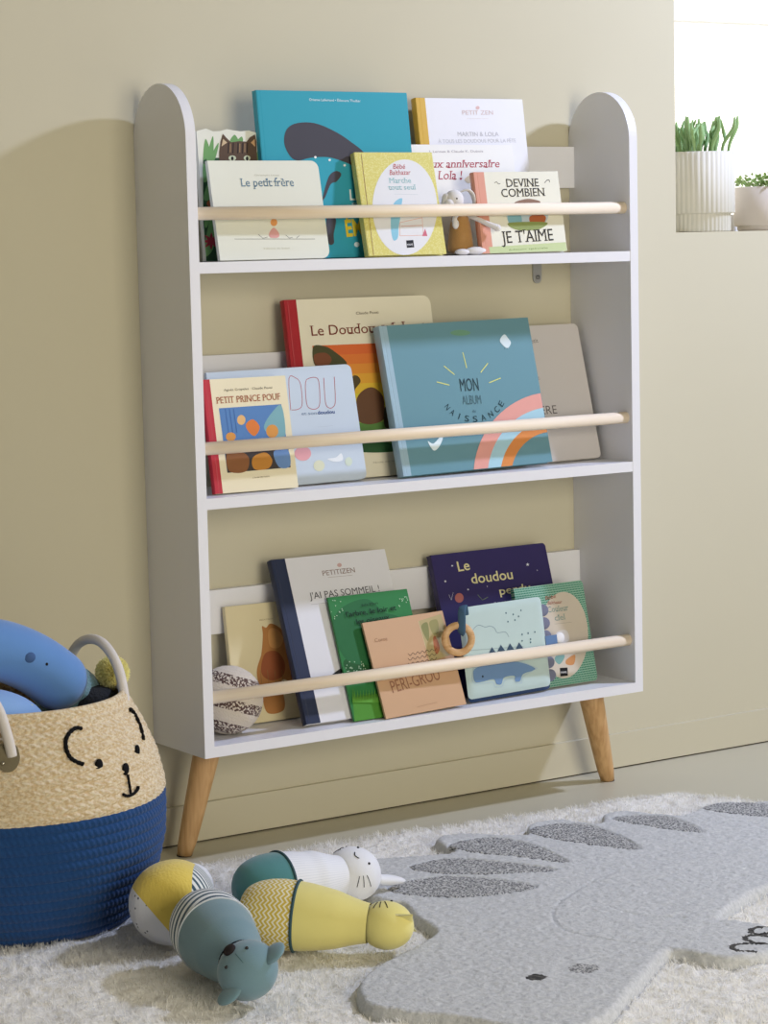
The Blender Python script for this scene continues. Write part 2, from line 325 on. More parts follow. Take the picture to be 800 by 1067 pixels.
  ["T","DEVINE",[57.8,100.7],[118.8,100.9],12.6,"#33302c",{"serif":1}],
  ["T","COMBIEN",[46.3,85.5],[127.3,86.1],12.6,"#33302c",{"serif":1}],
  ["L",[[35.7,107.5],[40.0,108.8],[42.3,105.8],[46.0,105.8]],"#77746a",{"w":1.0}],
  ["L",[[130.3,106.5],[135.0,110.2],[139.2,110.8],[140.4,107.4]],"#55524a",{"w":1.0}],
  ["P",[[129.9,56.2],[128.9,52.7],[126.9,49.2],[124.0,46.0],[120.3,43.0],[115.8,40.4],[110.7,38.2],[105.1,36.4],[99.2,35.2],[93.0,34.5],[86.7,34.3],[80.6,34.7],[74.7,35.7],[69.2,37.2],[64.2,39.1],[59.8,41.5],[56.2,44.3],[53.5,47.4],[51.6,50.7],[50.7,54.1],[50.7,57.6],[51.7,61.1],[53.6,64.6],[56.4,67.8],[60.1,70.7],[64.5,73.4],[69.5,75.6],[75.1,77.4],[81.0,78.6],[87.2,79.4],[93.4,79.5],[99.6,79.2],[105.5,78.3],[111.1,76.8],[116.1,74.9],[120.6,72.5],[124.2,69.7],[127.1,66.6],[129.0,63.3],[129.9,59.8]],"#bccbd0"],
  ["B",[[68.4,76.3],[93.7,81.9],[117.7,77.2],[104.2,69.0],[79.6,69.4]],"#8d6f5a"],
  ["B",[[53.4,56.6],[66.0,59.7],[77.7,56.2],[75.7,42.9],[55.5,43.3]],"#86b4bd"],
  ["B",[[93.8,54.2],[110.8,58.2],[124.6,53.6],[116.7,42.1],[96.1,42.5]],"#b0643c"],
  ["B",[[51.7,45.0],[88.6,46.6],[126.1,44.5],[111.6,35.5],[86.6,33.3],[62.5,35.8]],"#8d9a5a"],
  ["T","JE T'AIME",[37.1,14.6],[134.4,16.9],18.5,"#33302c",{"serif":1}],
  ["P",[[11.1,9.6],[160.2,13.6],[160.5,-4.3],[12.1,-5.2]],"#c3d09a"],
  ["T","édition spéciale",[47.6,3.1],[121.4,4.5],2.6,"#6f8a4a",{}],
 ],
 'pouf': [
  ["T","Agnès Grapelet · Claude Ponti",[32.1,146.0],[112.5,146.0],3.3,"#6b6455",{}],
  ["T","PETIT PRINCE POUF",[18.5,128.7],[124.2,129.3],9.4,"#a2563c",{"serif":1}],
  ["P",[[20.7,121.9],[124.6,122.4],[127.7,29.7],[22.2,28.8]],"#5a85bb"],
  ["B",[[91.0,90.8],[110.4,113.9],[125.1,119.1],[124.9,76.7],[105.2,75.9]],"#7fb0b8"],
  ["P",[[22.4,74.0],[127.4,74.9],[127.7,29.7],[22.2,28.8]],"#3f3a38"],
  ["B",[[61.9,96.5],[74.2,103.0],[84.1,91.2],[74.2,78.9],[64.2,86.3]],"#e0803c"],
  ["P",[[61.8,102.9],[61.4,101.3],[60.7,99.8],[59.7,98.5],[58.5,97.4],[57.1,96.6],[55.6,96.2],[54.1,96.1],[52.6,96.4],[51.2,97.0],[50.0,97.9],[49.1,99.1],[48.5,100.5],[48.2,102.0],[48.2,103.6],[48.6,105.2],[49.3,106.7],[50.3,108.0],[51.5,109.1],[52.9,109.8],[54.5,110.3],[56.0,110.4],[57.5,110.1],[58.9,109.5],[60.0,108.6],[61.0,107.4],[61.6,106.0],[61.9,104.5]],"#e6b87a"],
  ["P",[[42.7,79.6],[42.3,78.2],[41.5,76.9],[40.4,75.8],[39.0,74.8],[37.3,74.2],[35.5,73.8],[33.7,73.8],[31.9,74.0],[30.3,74.6],[28.9,75.4],[27.7,76.5],[26.9,77.8],[26.5,79.1],[26.5,80.6],[26.9,82.0],[27.6,83.3],[28.8,84.4],[30.2,85.3],[31.8,86.0],[33.6,86.4],[35.4,86.4],[37.2,86.1],[38.9,85.6],[40.3,84.7],[41.5,83.6],[42.3,82.4],[42.7,81.0]],"#dc9a4c"],
  ["P",[[114.1,83.4],[113.6,81.3],[112.5,79.3],[111.1,77.5],[109.3,76.1],[107.2,75.1],[104.9,74.5],[102.7,74.4],[100.4,74.8],[98.4,75.6],[96.6,76.9],[95.3,78.5],[94.3,80.4],[93.8,82.4],[93.9,84.6],[94.4,86.7],[95.4,88.7],[96.9,90.4],[98.7,91.8],[100.8,92.9],[103.0,93.5],[105.3,93.6],[107.5,93.2],[109.6,92.4],[111.3,91.1],[112.7,89.5],[113.7,87.6],[114.2,85.5]],"#dc9a4c"],
  ["B",[[24.4,54.9],[43.2,59.6],[59.9,48.6],[52.7,29.1],[25.7,30.9]],"#8a5a34"],
  ["B",[[66.8,48.1],[88.3,54.0],[98.2,42.1],[89.7,30.6],[66.8,31.3]],"#c08434"],
  ["B",[[102.2,53.9],[125.8,56.4],[127.1,32.1],[108.4,31.4]],"#6b8fc0"],
  ["L",[[30.9,120.1],[31.8,86.2]],"#3d68a8",{"w":1.0}],
  ["L",[[37.7,119.8],[38.5,85.8]],"#3d68a8",{"w":1.0}],
  ["L",[[44.4,119.4],[45.3,85.4]],"#3d68a8",{"w":1.0}],
  ["T","L’école des loisirs",[62.7,18.0],[90.4,18.5],2.2,"#8a7a55",{}],
 ],
 'dou': [
  ["L",[[132.4,111.2],[137.2,157.9],[148.7,158.1],[155.7,148.2],[153.7,119.4],[145.8,111.6],[134.2,111.1]],"#b8404a",{"w":0.8}],
  ["L",[[173.4,156.7],[164.7,150.5],[161.3,118.9],[167.6,110.7],[178.2,110.8],[184.5,119.5],[187.8,150.5],[182.1,157.0],[173.4,156.7]],"#b8404a",{"w":0.8}],
  ["L",[[197.3,155.4],[194.1,119.0],[198.5,110.4],[205.8,110.8],[211.8,120.0],[215.9,156.0]],"#b8404a",{"w":0.8}],
  ["T","et son",[149.9,102.3],[175.8,101.9],4.8,"#6f88a8",{}],
  ["T","doudou",[177.7,101.7],[207.7,101.5],5.4,"#3c5a94",{"bold":0.02}],
  ["L",[[174.5,82.9],[201.2,83.2]],"#b9c6d2",{"w":0.5}],
  ["P",[[156.5,44.6],[155.8,42.2],[154.4,40.1],[152.3,38.2],[149.8,36.7],[146.9,35.6],[143.8,35.1],[140.6,35.1],[137.5,35.5],[134.7,36.6],[132.2,38.0],[130.2,39.8],[128.9,42.0],[128.2,44.3],[128.3,46.6],[129.0,48.9],[130.4,51.1],[132.4,53.0],[134.9,54.5],[137.8,55.5],[140.9,56.1],[144.1,56.2],[147.2,55.7],[150.1,54.7],[152.6,53.2],[154.6,51.4],[155.9,49.3],[156.6,46.9]],"#e0a3a8"],
  ["P",[[176.8,24.9],[176.2,23.1],[175.3,21.5],[173.9,20.0],[172.1,18.8],[170.2,18.0],[168.1,17.5],[165.9,17.5],[163.8,17.9],[161.9,18.6],[160.3,19.7],[159.0,21.1],[158.1,22.8],[157.7,24.5],[157.8,26.4],[158.3,28.2],[159.3,29.8],[160.7,31.3],[162.4,32.5],[164.4,33.3],[166.5,33.7],[168.7,33.8],[170.7,33.4],[172.6,32.7],[174.3,31.6],[175.6,30.2],[176.4,28.5],[176.9,26.8]],"#d8dbc0"],
  ["B",[[183.3,34.8],[198.0,35.7],[208.6,41.2],[209.3,30.8],[194.5,29.8]],"#e6ecf0"],
  ["P",[[225.8,27.5],[225.4,26.0],[224.7,24.7],[223.7,23.5],[222.6,22.5],[221.2,21.8],[219.8,21.4],[218.4,21.4],[217.0,21.6],[215.8,22.2],[214.7,23.1],[213.9,24.2],[213.4,25.5],[213.2,26.9],[213.3,28.4],[213.7,29.8],[214.4,31.2],[215.3,32.4],[216.5,33.3],[217.8,34.0],[219.2,34.4],[220.6,34.5],[222.0,34.2],[223.3,33.6],[224.3,32.8],[225.1,31.7],[225.7,30.4],[225.9,28.9]],"#cfdccb"],
 ],
 'mechant': [
  ["T","Claude Ponti",[122.2,246.2],[162.5,246.4],4.1,"#6d5c48",{}],
  ["T","Le Doudou méchant",[40.2,217.0],[246.4,218.0],15.3,"#7b3a2c",{"serif":1}],
  ["P",[[39.3,202.1],[234.6,200.8],[235.0,185.7],[39.7,187.2]],"#d96a35"],
  ["P",[[39.7,187.2],[235.0,185.7],[235.3,170.7],[40.1,172.4]],"#dd7a36"],
  ["P",[[40.1,172.4],[235.3,170.7],[235.7,155.7],[40.5,157.5]],"#e09038"],
  ["P",[[40.5,157.5],[235.7,155.7],[236.0,140.7],[40.9,142.7]],"#e2a63a"],
  ["P",[[40.9,142.7],[236.0,140.7],[236.4,125.7],[41.3,127.8]],"#e2bb3c"],
  ["P",[[41.3,127.8],[236.4,125.7],[236.7,110.6],[41.7,113.0]],"#dcc83e"],
  ["P",[[41.7,113.0],[236.7,110.6],[237.1,95.6],[42.1,98.2]],"#c9c23f"],
  ["P",[[42.1,98.2],[237.1,95.6],[237.5,80.6],[42.5,83.3]],"#8fa046"],
  ["P",[[42.5,83.3],[237.5,80.6],[237.8,65.6],[42.9,68.5]],"#5f8a46"],
  ["P",[[42.9,68.5],[237.8,65.6],[238.2,50.6],[43.3,53.7]],"#4d7a3c"],
  ["P",[[43.3,53.7],[238.2,50.6],[238.5,35.6],[43.6,38.8]],"#56803f"],
  ["B",[[40.6,200.5],[60.2,200.6],[75.3,192.9],[93.2,178.3],[94.1,171.2],[68.9,171.1],[40.4,172.3]],"#4b4a2c"],
  ["B",[[40.7,188.2],[60.7,190.5],[70.2,180.8],[61.8,172.0],[42.3,172.9]],"#7a4a30"],
  ["B",[[102.4,151.6],[111.7,153.7],[116.7,144.8],[105.3,133.0],[103.0,123.8],[100.7,133.2]],"#55482c"],
  ["B",[[103.8,102.2],[107.3,120.5],[121.6,132.1],[138.4,134.4],[153.1,121.2],[153.9,99.4],[148.2,84.2],[125.5,79.3],[106.2,85.0]],"#6a4a34"],
  ["B",[[154.3,102.5],[169.8,107.9],[172.4,85.9],[168.5,70.6],[150.6,74.7]],"#3d3a2c"],
  ["B",[[107.4,52.6],[129.8,56.7],[154.6,49.6],[169.4,36.3],[107.3,38.4]],"#2f5a34"],
  ["T","l'école des loisirs",[123.1,20.1],[172.8,20.5],2.6,"#a8a392",{}],
 ],
 'album': [
  ["P",[[164.1,211.2],[163.5,210.2],[161.9,209.4],[159.5,208.6],[156.3,208.1],[152.7,207.7],[148.7,207.6],[144.5,207.7],[140.3,208.0],[136.4,208.6],[133.0,209.3],[130.2,210.2],[128.2,211.1],[127.0,212.1],[126.7,213.2],[127.4,214.1],[128.9,215.0],[131.3,215.7],[134.4,216.3],[138.1,216.6],[142.1,216.8],[146.3,216.7],[150.4,216.3],[154.3,215.8],[157.8,215.1],[160.6,214.2],[162.7,213.3],[163.9,212.2]],"#6f9c80"],
  ["L",[[86.8,138.8],[108.7,132.6]],"#dfe07a",{"w":1.4}],
  ["L",[[104.9,162.3],[121.2,148.2]],"#dfe07a",{"w":1.4}],
  ["L",[[143.6,181.4],[145.9,157.2]],"#dfe07a",{"w":1.4}],
  ["L",[[186.8,161.9],[170.8,148.5]],"#dfe07a",{"w":1.4}],
  ["L",[[205.9,137.3],[183.3,131.5]],"#dfe07a",{"w":1.4}],
  ["T","MON",[127.9,121.6],[161.9,120.5],20.1,"#2f4650",{}],
  ["T","ALBUM",[127.3,101.1],[162.2,99.8],14.1,"#4f6f7a",{}],
  ["T","de",[142.6,87.6],[149.7,87.5],4.4,"#4f6f7a",{}],
  ["P",[[126.6,-1.8],[129.6,7.4],[133.3,16.4],[137.7,25.3],[142.9,33.9],[148.8,42.3],[155.3,50.3],[162.5,58.0],[170.3,65.3],[178.6,72.1],[187.5,78.5],[196.9,84.3],[206.7,89.6],[216.9,94.3],[227.4,98.4],[238.2,101.9],[249.3,104.8],[260.5,107.0],[271.8,108.4],[283.1,109.2],[294.5,109.3],[305.8,108.7],[317.0,107.4],[327.9,105.4],[338.6,102.7],[349.0,99.3],[335.7,77.5],[327.1,80.3],[318.4,82.5],[309.4,84.2],[300.2,85.3],[290.9,85.9],[281.6,85.8],[272.2,85.2],[262.9,84.0],[253.7,82.2],[244.6,79.9],[235.7,77.1],[227.0,73.7],[218.6,69.9],[210.5,65.5],[202.8,60.7],[195.4,55.5],[188.5,49.9],[182.1,43.9],[176.1,37.6],[170.7,31.0],[165.9,24.1],[161.6,16.9],[157.9,9.6],[154.8,2.2],[152.3,-5.4]],"#e2a296"],
  ["P",[[152.3,-5.4],[154.8,2.2],[157.9,9.6],[161.6,16.9],[165.9,24.1],[170.7,31.0],[176.1,37.6],[182.1,43.9],[188.5,49.9],[195.4,55.5],[202.8,60.7],[210.5,65.5],[218.6,69.9],[227.0,73.7],[235.7,77.1],[244.6,79.9],[253.7,82.2],[262.9,84.0],[272.2,85.2],[281.6,85.8],[290.9,85.9],[300.2,85.3],[309.4,84.2],[318.4,82.5],[327.1,80.3],[335.7,77.5],[323.6,57.9],[316.8,60.1],[309.7,62.0],[302.5,63.3],[295.2,64.3],[287.7,64.7],[280.2,64.7],[272.7,64.2],[265.2,63.3],[257.7,61.9],[250.4,60.0],[243.2,57.8],[236.2,55.1],[229.4,52.0],[222.9,48.5],[216.6,44.6],[210.7,40.4],[205.1,35.9],[199.9,31.1],[195.0,26.0],[190.7,20.7],[186.7,15.1],[183.2,9.4],[180.2,3.5],[177.7,-2.6],[175.7,-8.7]],"#a8d0dc"],
  ["P",[[175.7,-8.7],[177.7,-2.6],[180.2,3.5],[183.2,9.4],[186.7,15.1],[190.7,20.7],[195.0,26.0],[199.9,31.1],[205.1,35.9],[210.7,40.4],[216.6,44.6],[222.9,48.5],[229.4,52.0],[236.2,55.1],[243.2,57.8],[250.4,60.0],[257.7,61.9],[265.2,63.3],[272.7,64.2],[280.2,64.7],[287.7,64.7],[295.2,64.3],[302.5,63.3],[309.7,62.0],[316.8,60.1],[323.6,57.9],[313.6,41.5],[308.2,43.3],[302.5,44.8],[296.8,45.9],[290.9,46.6],[285.0,47.0],[279.0,47.0],[273.0,46.6],[267.0,45.9],[261.1,44.8],[255.2,43.3],[249.5,41.5],[243.9,39.4],[238.5,36.9],[233.3,34.2],[228.3,31.1],[223.5,27.8],[219.0,24.2],[214.8,20.3],[211.0,16.3],[207.5,12.0],[204.3,7.6],[201.5,3.0],[199.1,-1.8],[197.1,-6.6],[195.5,-11.5]],"#d98c4c"],
  ["T","N",[92.7,99.7],[95.8,93.9],9.5,"#24404a",{"rot":1}],
  ["T","A",[100.3,89.5],[105.3,84.7],9.5,"#24404a",{"rot":1}],
  ["T","I",[114.0,79.9],[115.6,79.0],9.5,"#24404a",{"rot":1}],
  ["T","S",[125.6,75.5],[133.2,73.6],9.5,"#24404a",{"rot":1}],
  ["T","S",[141.5,72.6],[149.6,72.5],9.5,"#24404a",{"rot":1}],
  ["T","A",[158.2,73.0],[166.2,74.6],9.5,"#24404a",{"rot":1}],
  ["T","N",[174.3,76.5],[181.7,79.8],9.5,"#24404a",{"rot":1}],
  ["T","C",[188.7,82.9],[194.9,87.7],9.5,"#24404a",{"rot":1}],
  ["T","E",[200.4,91.8],[205.0,97.7],9.5,"#24404a",{"rot":1}],
  ["B",[[216.9,197.0],[226.9,205.3],[233.0,199.2],[236.9,191.4],[229.3,183.4],[221.1,188.4]],"#d5e4e8"],
  ["L",[[224.0,184.5],[222.5,181.9]],"#24404a",{"w":0.5}],
  ["L",[[228.1,184.2],[228.1,182.0]],"#24404a",{"w":0.5}],
  ["B",[[52.2,49.7],[61.5,45.3],[76.7,55.2],[80.7,53.1],[70.3,39.1],[59.4,35.1]],"#e2f0f4"],
 ],
 'grey': [
  ["T","un petit",[69.4,190.8],[102.4,192.4],7.0,"#7d7876",{}],
  ["T","et",[78.0,132.4],[92.5,132.8],6.2,"#7d7876",{}],
  ["T","MA COLÈRE",[4.4,77.0],[114.5,76.2],13.7,"#6f6a68",{}],
 ],
 'squirrel': [
  ["B",[[58.4,127.7],[58.6,141.5],[65.2,138.9],[72.6,144.1],[83.6,140.2],[96.0,127.9],[103.9,107.3],[107.1,83.1],[101.7,55.9],[83.5,57.9],[85.0,22.1],[76.0,11.3],[53.3,13.2],[47.0,38.3],[42.0,74.3],[52.7,100.7]],"#b07840"],
  ["B",[[58.5,100.1],[79.3,101.9],[91.2,84.8],[86.7,65.5],[65.4,59.9],[49.6,73.4]],"#95522e"],
  ["B",[[69.2,134.5],[83.1,135.1],[92.9,120.3],[84.5,107.3],[68.9,110.8]],"#c89255"],
  ["L",[[48.2,77.5],[48.8,57.8]],"#8a6a3c",{"w":0.8}],
  ["L",[[60.4,76.2],[60.9,56.4]],"#8a6a3c",{"w":0.8}],
  ["L",[[72.6,74.9],[73.1,55.1]],"#8a6a3c",{"w":0.8}],
  ["L",[[85.3,73.5],[85.8,53.7]],"#8a6a3c",{"w":0.8}],
  ["T","BEATRIX",[55.5,150.1],[79.2,150.1],2.0,"#a09070",{}],
 ],
 'sommeil': [
  ["T","PETITIZEN",[82.0,219.9],[139.5,220.2],7.9,"#8f7a72",{}],
  ["L",[[89.8,216.5],[133.3,216.2]],"#a59a96",{"w":0.5}],
  ["P",[[118.6,233.4],[118.4,232.7],[117.9,232.1],[117.3,231.6],[116.5,231.1],[115.6,230.8],[114.7,230.7],[113.8,230.7],[113.0,230.8],[112.2,231.1],[111.5,231.6],[111.0,232.1],[110.7,232.7],[110.5,233.4],[110.6,234.1],[110.9,234.8],[111.3,235.4],[112.0,236.0],[112.7,236.4],[113.6,236.7],[114.5,236.9],[115.4,236.9],[116.3,236.7],[117.1,236.4],[117.7,236.0],[118.2,235.4],[118.6,234.8],[118.7,234.1]],"#c9a9a4"],
  ["T","J'AI PAS SOMMEIL !",[50.8,186.0],[175.1,186.8],10.3,"#55555a",{}],
  ["L",[[50.4,178.0],[77.6,178.0]],"#b5b5b8",{"w":0.6}],
  ["P",[[60.5,69.3],[77.5,76.7],[78.8,69.9],[73.8,66.1]],"#2f2f33"],
 ],
 'arbre': [
  ["B",[[4.2,91.7],[47.2,100.2],[89.8,104.5],[102.2,71.8],[89.8,64.2],[18.6,67.9]],"#23592c"],
  ["B",[[-1.6,150.0],[24.8,174.0],[67.7,181.0],[93.1,158.2],[120.4,141.9],[105.6,84.8],[22.9,85.2],[-0.3,114.3]],"#27693a"],
  ["P",[[5.1,34.3],[114.6,39.0],[131.6,-16.7],[-0.7,-8.8]],"#4f8f30"],
  ["P",[[22.2,75.4],[24.1,74.8],[22.7,73.2]],"#b9d9b4"],
  ["P",[[17.6,75.8],[19.5,75.2],[18.1,73.6]],"#b9d9b4"],
  ["P",[[21.7,89.2],[23.5,88.6],[22.1,87.0]],"#b9d9b4"],
  ["P",[[22.3,75.5],[24.2,74.9],[22.8,73.3]],"#b9d9b4"],
  ["P",[[37.6,77.0],[39.5,76.4],[38.1,74.7]],"#b9d9b4"],
  ["P",[[10.1,73.7],[12.0,73.0],[10.6,71.4]],"#b9d9b4"],
  ["P",[[36.1,81.5],[38.0,80.8],[36.5,79.2]],"#b9d9b4"],
  ["P",[[5.5,76.0],[7.4,75.4],[6.0,73.8]],"#b9d9b4"],
  ["P",[[32.3,69.2],[34.2,68.6],[32.7,67.0]],"#b9d9b4"],
  ["P",[[4.6,81.7],[6.5,81.0],[5.0,79.4]],"#b9d9b4"],
  ["P",[[33.4,88.0],[35.3,87.4],[33.8,85.7]],"#b9d9b4"],
  ["P",[[12.8,90.3],[14.7,89.7],[13.3,88.1]],"#b9d9b4"],
  ["P",[[8.4,76.5],[10.3,75.8],[8.9,74.2]],"#b9d9b4"],
  ["P",[[32.5,83.8],[34.4,83.1],[33.0,81.5]],"#b9d9b4"],
  ["P",[[20.7,74.4],[22.6,73.8],[21.2,72.2]],"#b9d9b4"],
  ["P",[[35.3,84.6],[37.2,84.0],[35.7,82.4]],"#b9d9b4"],
  ["P",[[11.9,80.4],[13.7,79.8],[12.3,78.2]],"#b9d9b4"],
  ["P",[[14.3,80.0],[16.2,79.3],[14.8,77.7]],"#b9d9b4"],
  ["P",[[26.8,79.1],[28.7,78.4],[27.2,76.8]],"#b9d9b4"],
  ["P",[[6.4,76.3],[8.2,75.7],[6.8,74.0]],"#b9d9b4"],
  ["P",[[22.7,71.7],[24.6,71.1],[23.2,69.5]],"#b9d9b4"],
  ["P",[[7.0,85.6],[8.8,85.0],[7.4,83.4]],"#b9d9b4"],
  ["P",[[11.6,81.3],[13.4,80.6],[12.0,79.0]],"#b9d9b4"],
  ["P",[[20.0,71.1],[21.9,70.4],[20.5,68.8]],"#b9d9b4"],
  ["P",[[36.6,74.1],[38.5,73.4],[37.1,71.8]],"#b9d9b4"],
  ["P",[[34.1,76.7],[35.9,76.1],[34.5,74.5]],"#b9d9b4"],
  ["P",[[14.8,80.2],[16.7,79.5],[15.3,77.9]],"#b9d9b4"],
  ["P",[[17.5,74.0],[19.3,73.3],[17.9,71.7]],"#b9d9b4"],
  ["P",[[29.2,77.7],[31.1,77.0],[29.7,75.4]],"#b9d9b4"],
  ["P",[[35.3,82.5],[37.2,81.9],[35.7,80.2]],"#b9d9b4"],
  ["P",[[27.2,81.5],[29.1,80.9],[27.6,79.3]],"#b9d9b4"],
  ["P",[[11.9,71.8],[13.8,71.1],[12.4,69.5]],"#b9d9b4"],
  ["P",[[34.7,80.8],[36.6,80.2],[35.1,78.6]],"#b9d9b4"],
  ["P",[[13.1,81.7],[15.0,81.1],[13.5,79.5]],"#b9d9b4"],
  ["P",[[-3.4,163.7],[-1.6,163.0],[-3.0,161.4]],"#b9d9b4"],
  ["P",[[9.5,177.1],[11.4,176.5],[9.9,174.8]],"#b9d9b4"],
  ["P",[[13.3,167.5],[15.2,166.9],[13.8,165.3]],"#b9d9b4"],
  ["P",[[19.2,171.2],[21.1,170.6],[19.7,169.0]],"#b9d9b4"],
  ["P",[[3.7,160.5],[5.6,159.8],[4.1,158.2]],"#b9d9b4"],
  ["P",[[7.8,162.0],[9.7,161.3],[8.2,159.7]],"#b9d9b4"],
  ["P",[[10.3,184.9],[12.2,184.3],[10.7,182.6]],"#b9d9b4"],
  ["P",[[6.8,185.5],[8.7,184.9],[7.3,183.3]],"#b9d9b4"],
  ["P",[[2.8,157.7],[4.6,157.1],[3.2,155.4]],"#b9d9b4"],
  ["P",[[-0.4,168.7],[1.4,168.1],[0.0,166.4]],"#b9d9b4"],
  ["P",[[19.5,182.5],[21.4,181.8],[19.9,180.2]],"#b9d9b4"],
  ["P",[[19.6,168.5],[21.4,167.9],[20.0,166.3]],"#b9d9b4"],
  ["P",[[14.3,166.4],[16.2,165.8],[14.8,164.1]],"#b9d9b4"],
  ["P",[[-3.2,157.6],[-1.4,156.9],[-2.8,155.3]],"#b9d9b4"],
  ["P",[[120.6,166.2],[122.6,165.6],[121.1,163.9]],"#b9d9b4"],
  ["P",[[127.6,175.8],[129.5,175.1],[128.1,173.5]],"#b9d9b4"],
  ["P",[[130.7,175.8],[132.6,175.1],[131.1,173.5]],"#b9d9b4"],
  ["P",[[134.2,178.4],[136.2,177.7],[134.7,176.0]],"#b9d9b4"],
  ["P",[[136.6,178.4],[138.5,177.8],[137.0,176.1]],"#b9d9b4"],
  ["P",[[134.8,170.1],[136.7,169.4],[135.2,167.8]],"#b9d9b4"],
  ["P",[[129.0,173.8],[130.9,173.2],[129.4,171.5]],"#b9d9b4"],
  ["P",[[121.5,164.9],[123.4,164.2],[121.9,162.6]],"#b9d9b4"],
  ["P",[[137.8,173.4],[139.8,172.8],[138.3,171.1]],"#b9d9b4"],
  ["P",[[124.4,176.4],[126.3,175.7],[124.8,174.0]],"#b9d9b4"],
  ["P",[[127.8,172.5],[129.7,171.9],[128.2,170.2]],"#b9d9b4"],
  ["P",[[137.6,176.2],[139.5,175.6],[138.1,173.9]],"#b9d9b4"],
  ["P",[[2.5,28.0],[9.8,51.3],[5.4,27.6]],"#5f9f38"],
  ["P",[[4.9,27.7],[11.0,45.9],[7.9,27.4]],"#5f9f38"],
  ["P",[[7.4,27.4],[12.2,40.5],[10.3,27.1]],"#5f9f38"],
  ["P",[[9.9,27.1],[16.1,45.7],[12.8,26.8]],"#5f9f38"],
  ["P",[[12.3,26.8],[17.2,40.3],[15.3,26.5]],"#5f9f38"],
  ["P",[[14.8,26.5],[21.1,45.6],[17.8,26.2]],"#5f9f38"],
  ["P",[[17.3,26.2],[22.3,40.1],[20.2,25.9]],"#5f9f38"],
  ["P",[[19.7,25.9],[26.2,45.4],[22.7,25.6]],"#5f9f38"],
  ["P",[[22.2,25.6],[27.4,40.0],[25.2,25.3]],"#5f9f38"],
  ["P",[[24.7,25.3],[31.3,45.3],[27.7,25.0]],"#5f9f38"],
  ["P",[[27.2,25.0],[32.4,39.8],[30.1,24.7]],"#5f9f38"],
  ["P",[[29.6,24.7],[36.3,45.1],[32.6,24.4]],"#5f9f38"],
  ["P",[[32.1,24.4],[37.5,39.7],[35.1,24.1]],"#5f9f38"],
  ["P",[[34.6,24.1],[41.4,44.9],[37.6,23.8]],"#5f9f38"],
  ["P",[[37.1,23.8],[42.6,39.5],[40.1,23.5]],"#5f9f38"],
  ["P",[[39.6,23.5],[46.5,44.8],[42.6,23.2]],"#5f9f38"],
  ["P",[[42.1,23.2],[47.7,39.3],[45.0,22.8]],"#5f9f38"],
  ["P",[[44.5,22.9],[51.6,44.6],[47.5,22.5]],"#5f9f38"],
  ["P",[[47.0,22.6],[52.8,39.2],[50.0,22.2]],"#5f9f38"],
  ["P",[[49.5,22.3],[56.7,44.5],[52.5,21.9]],"#5f9f38"],
  ["P",[[52.0,22.0],[57.9,39.0],[55.0,21.6]],"#5f9f38"],
  ["P",[[54.5,21.7],[61.9,44.3],[57.5,21.3]],"#5f9f38"],
  ["P",[[57.0,21.4],[63.0,38.8],[60.0,21.0]],"#5f9f38"],
  ["P",[[59.5,21.1],[67.0,44.1],[62.5,20.7]],"#5f9f38"],
  ["P",[[62.0,20.8],[68.2,38.7],[65.0,20.4]],"#5f9f38"],
  ["P",[[64.5,20.5],[72.1,44.0],[67.5,20.1]],"#5f9f38"],
  ["T","Iela Mari",[55.6,170.1],[83.9,170.9],4.1,"#15331c",{}],
  ["T","l'arbre, le loir et",[24.5,156.6],[114.8,158.7],8.2,"#15331c",{"bold":0.01}],
  ["T","les oiseaux",[39.8,143.9],[99.4,145.8],8.1,"#15331c",{"bold":0.01}],
 ],
 'peri': [
  ["T","Conte",[14.0,116.2],[37.1,116.1],5.7,"#a67f60",{}],
  ["P",[[101.0,137.6],[145.9,143.2],[147.5,79.0],[103.3,73.2]],"#b8a878"],
  ["L",[[101.0,137.6],[103.3,73.2]],"#d8c9a0",{"w":0.8}],
  ["B",[[104.2,129.9],[116.5,133.4],[114.6,114.9],[109.1,105.2],[105.0,116.2]],"#8a8a58"],
  ["B",[[119.9,107.9],[125.5,109.7],[127.7,92.2],[119.8,82.9],[116.8,89.6]],"#b0704c"],
  ["B",[[120.1,133.0],[135.8,135.1],[132.7,116.6],[121.8,113.9]],"#9a9460"],
  ["L",[[67.6,91.1],[71.0,87.6],[76.5,91.3],[79.9,87.8],[85.5,91.5],[88.9,88.0],[94.5,91.7],[97.9,88.2],[103.5,91.9],[106.9,88.4],[112.6,92.0],[116.0,88.6],[121.6,92.2]],"#4a3c34",{"w":0.7}],
  ["L",[[65.4,83.9],[68.8,80.5],[74.4,84.1],[77.7,80.7],[83.3,84.3],[86.7,80.8],[92.3,84.5],[95.7,81.0],[101.3,84.7],[104.7,81.2],[110.4,84.9],[113.8,81.4],[119.4,85.1]],"#4a3c34",{"w":0.7}],
  ["L",[[63.3,76.8],[66.6,73.4],[72.2,77.0],[75.6,73.5],[81.1,77.2],[84.5,73.7],[90.1,77.3],[93.5,73.9],[99.1,77.5],[102.5,74.0],[108.2,77.7],[111.6,74.2],[117.2,77.9]],"#4a3c34",{"w":0.7}],
  ["T","PÉRI-GROU",[22.9,36.2],[114.8,44.2],18.7,"#9a6f55",{}],
  ["L",[[59.9,9.1],[97.5,10.6]],"#a98466",{"w":0.5}],
 ],
 'perdu': [
  ["T","Le",[46.2,195.8],[69.2,196.6],15.9,"#ded6a4",{"bold":0.012}],
  ["T","doudou",[67.0,174.1],[148.0,174.1],15.9,"#ded6a4",{"bold":0.012}],
  ["T","perdu",[116.4,151.2],[177.9,151.9],12.2,"#ded6a4",{"bold":0.012}],
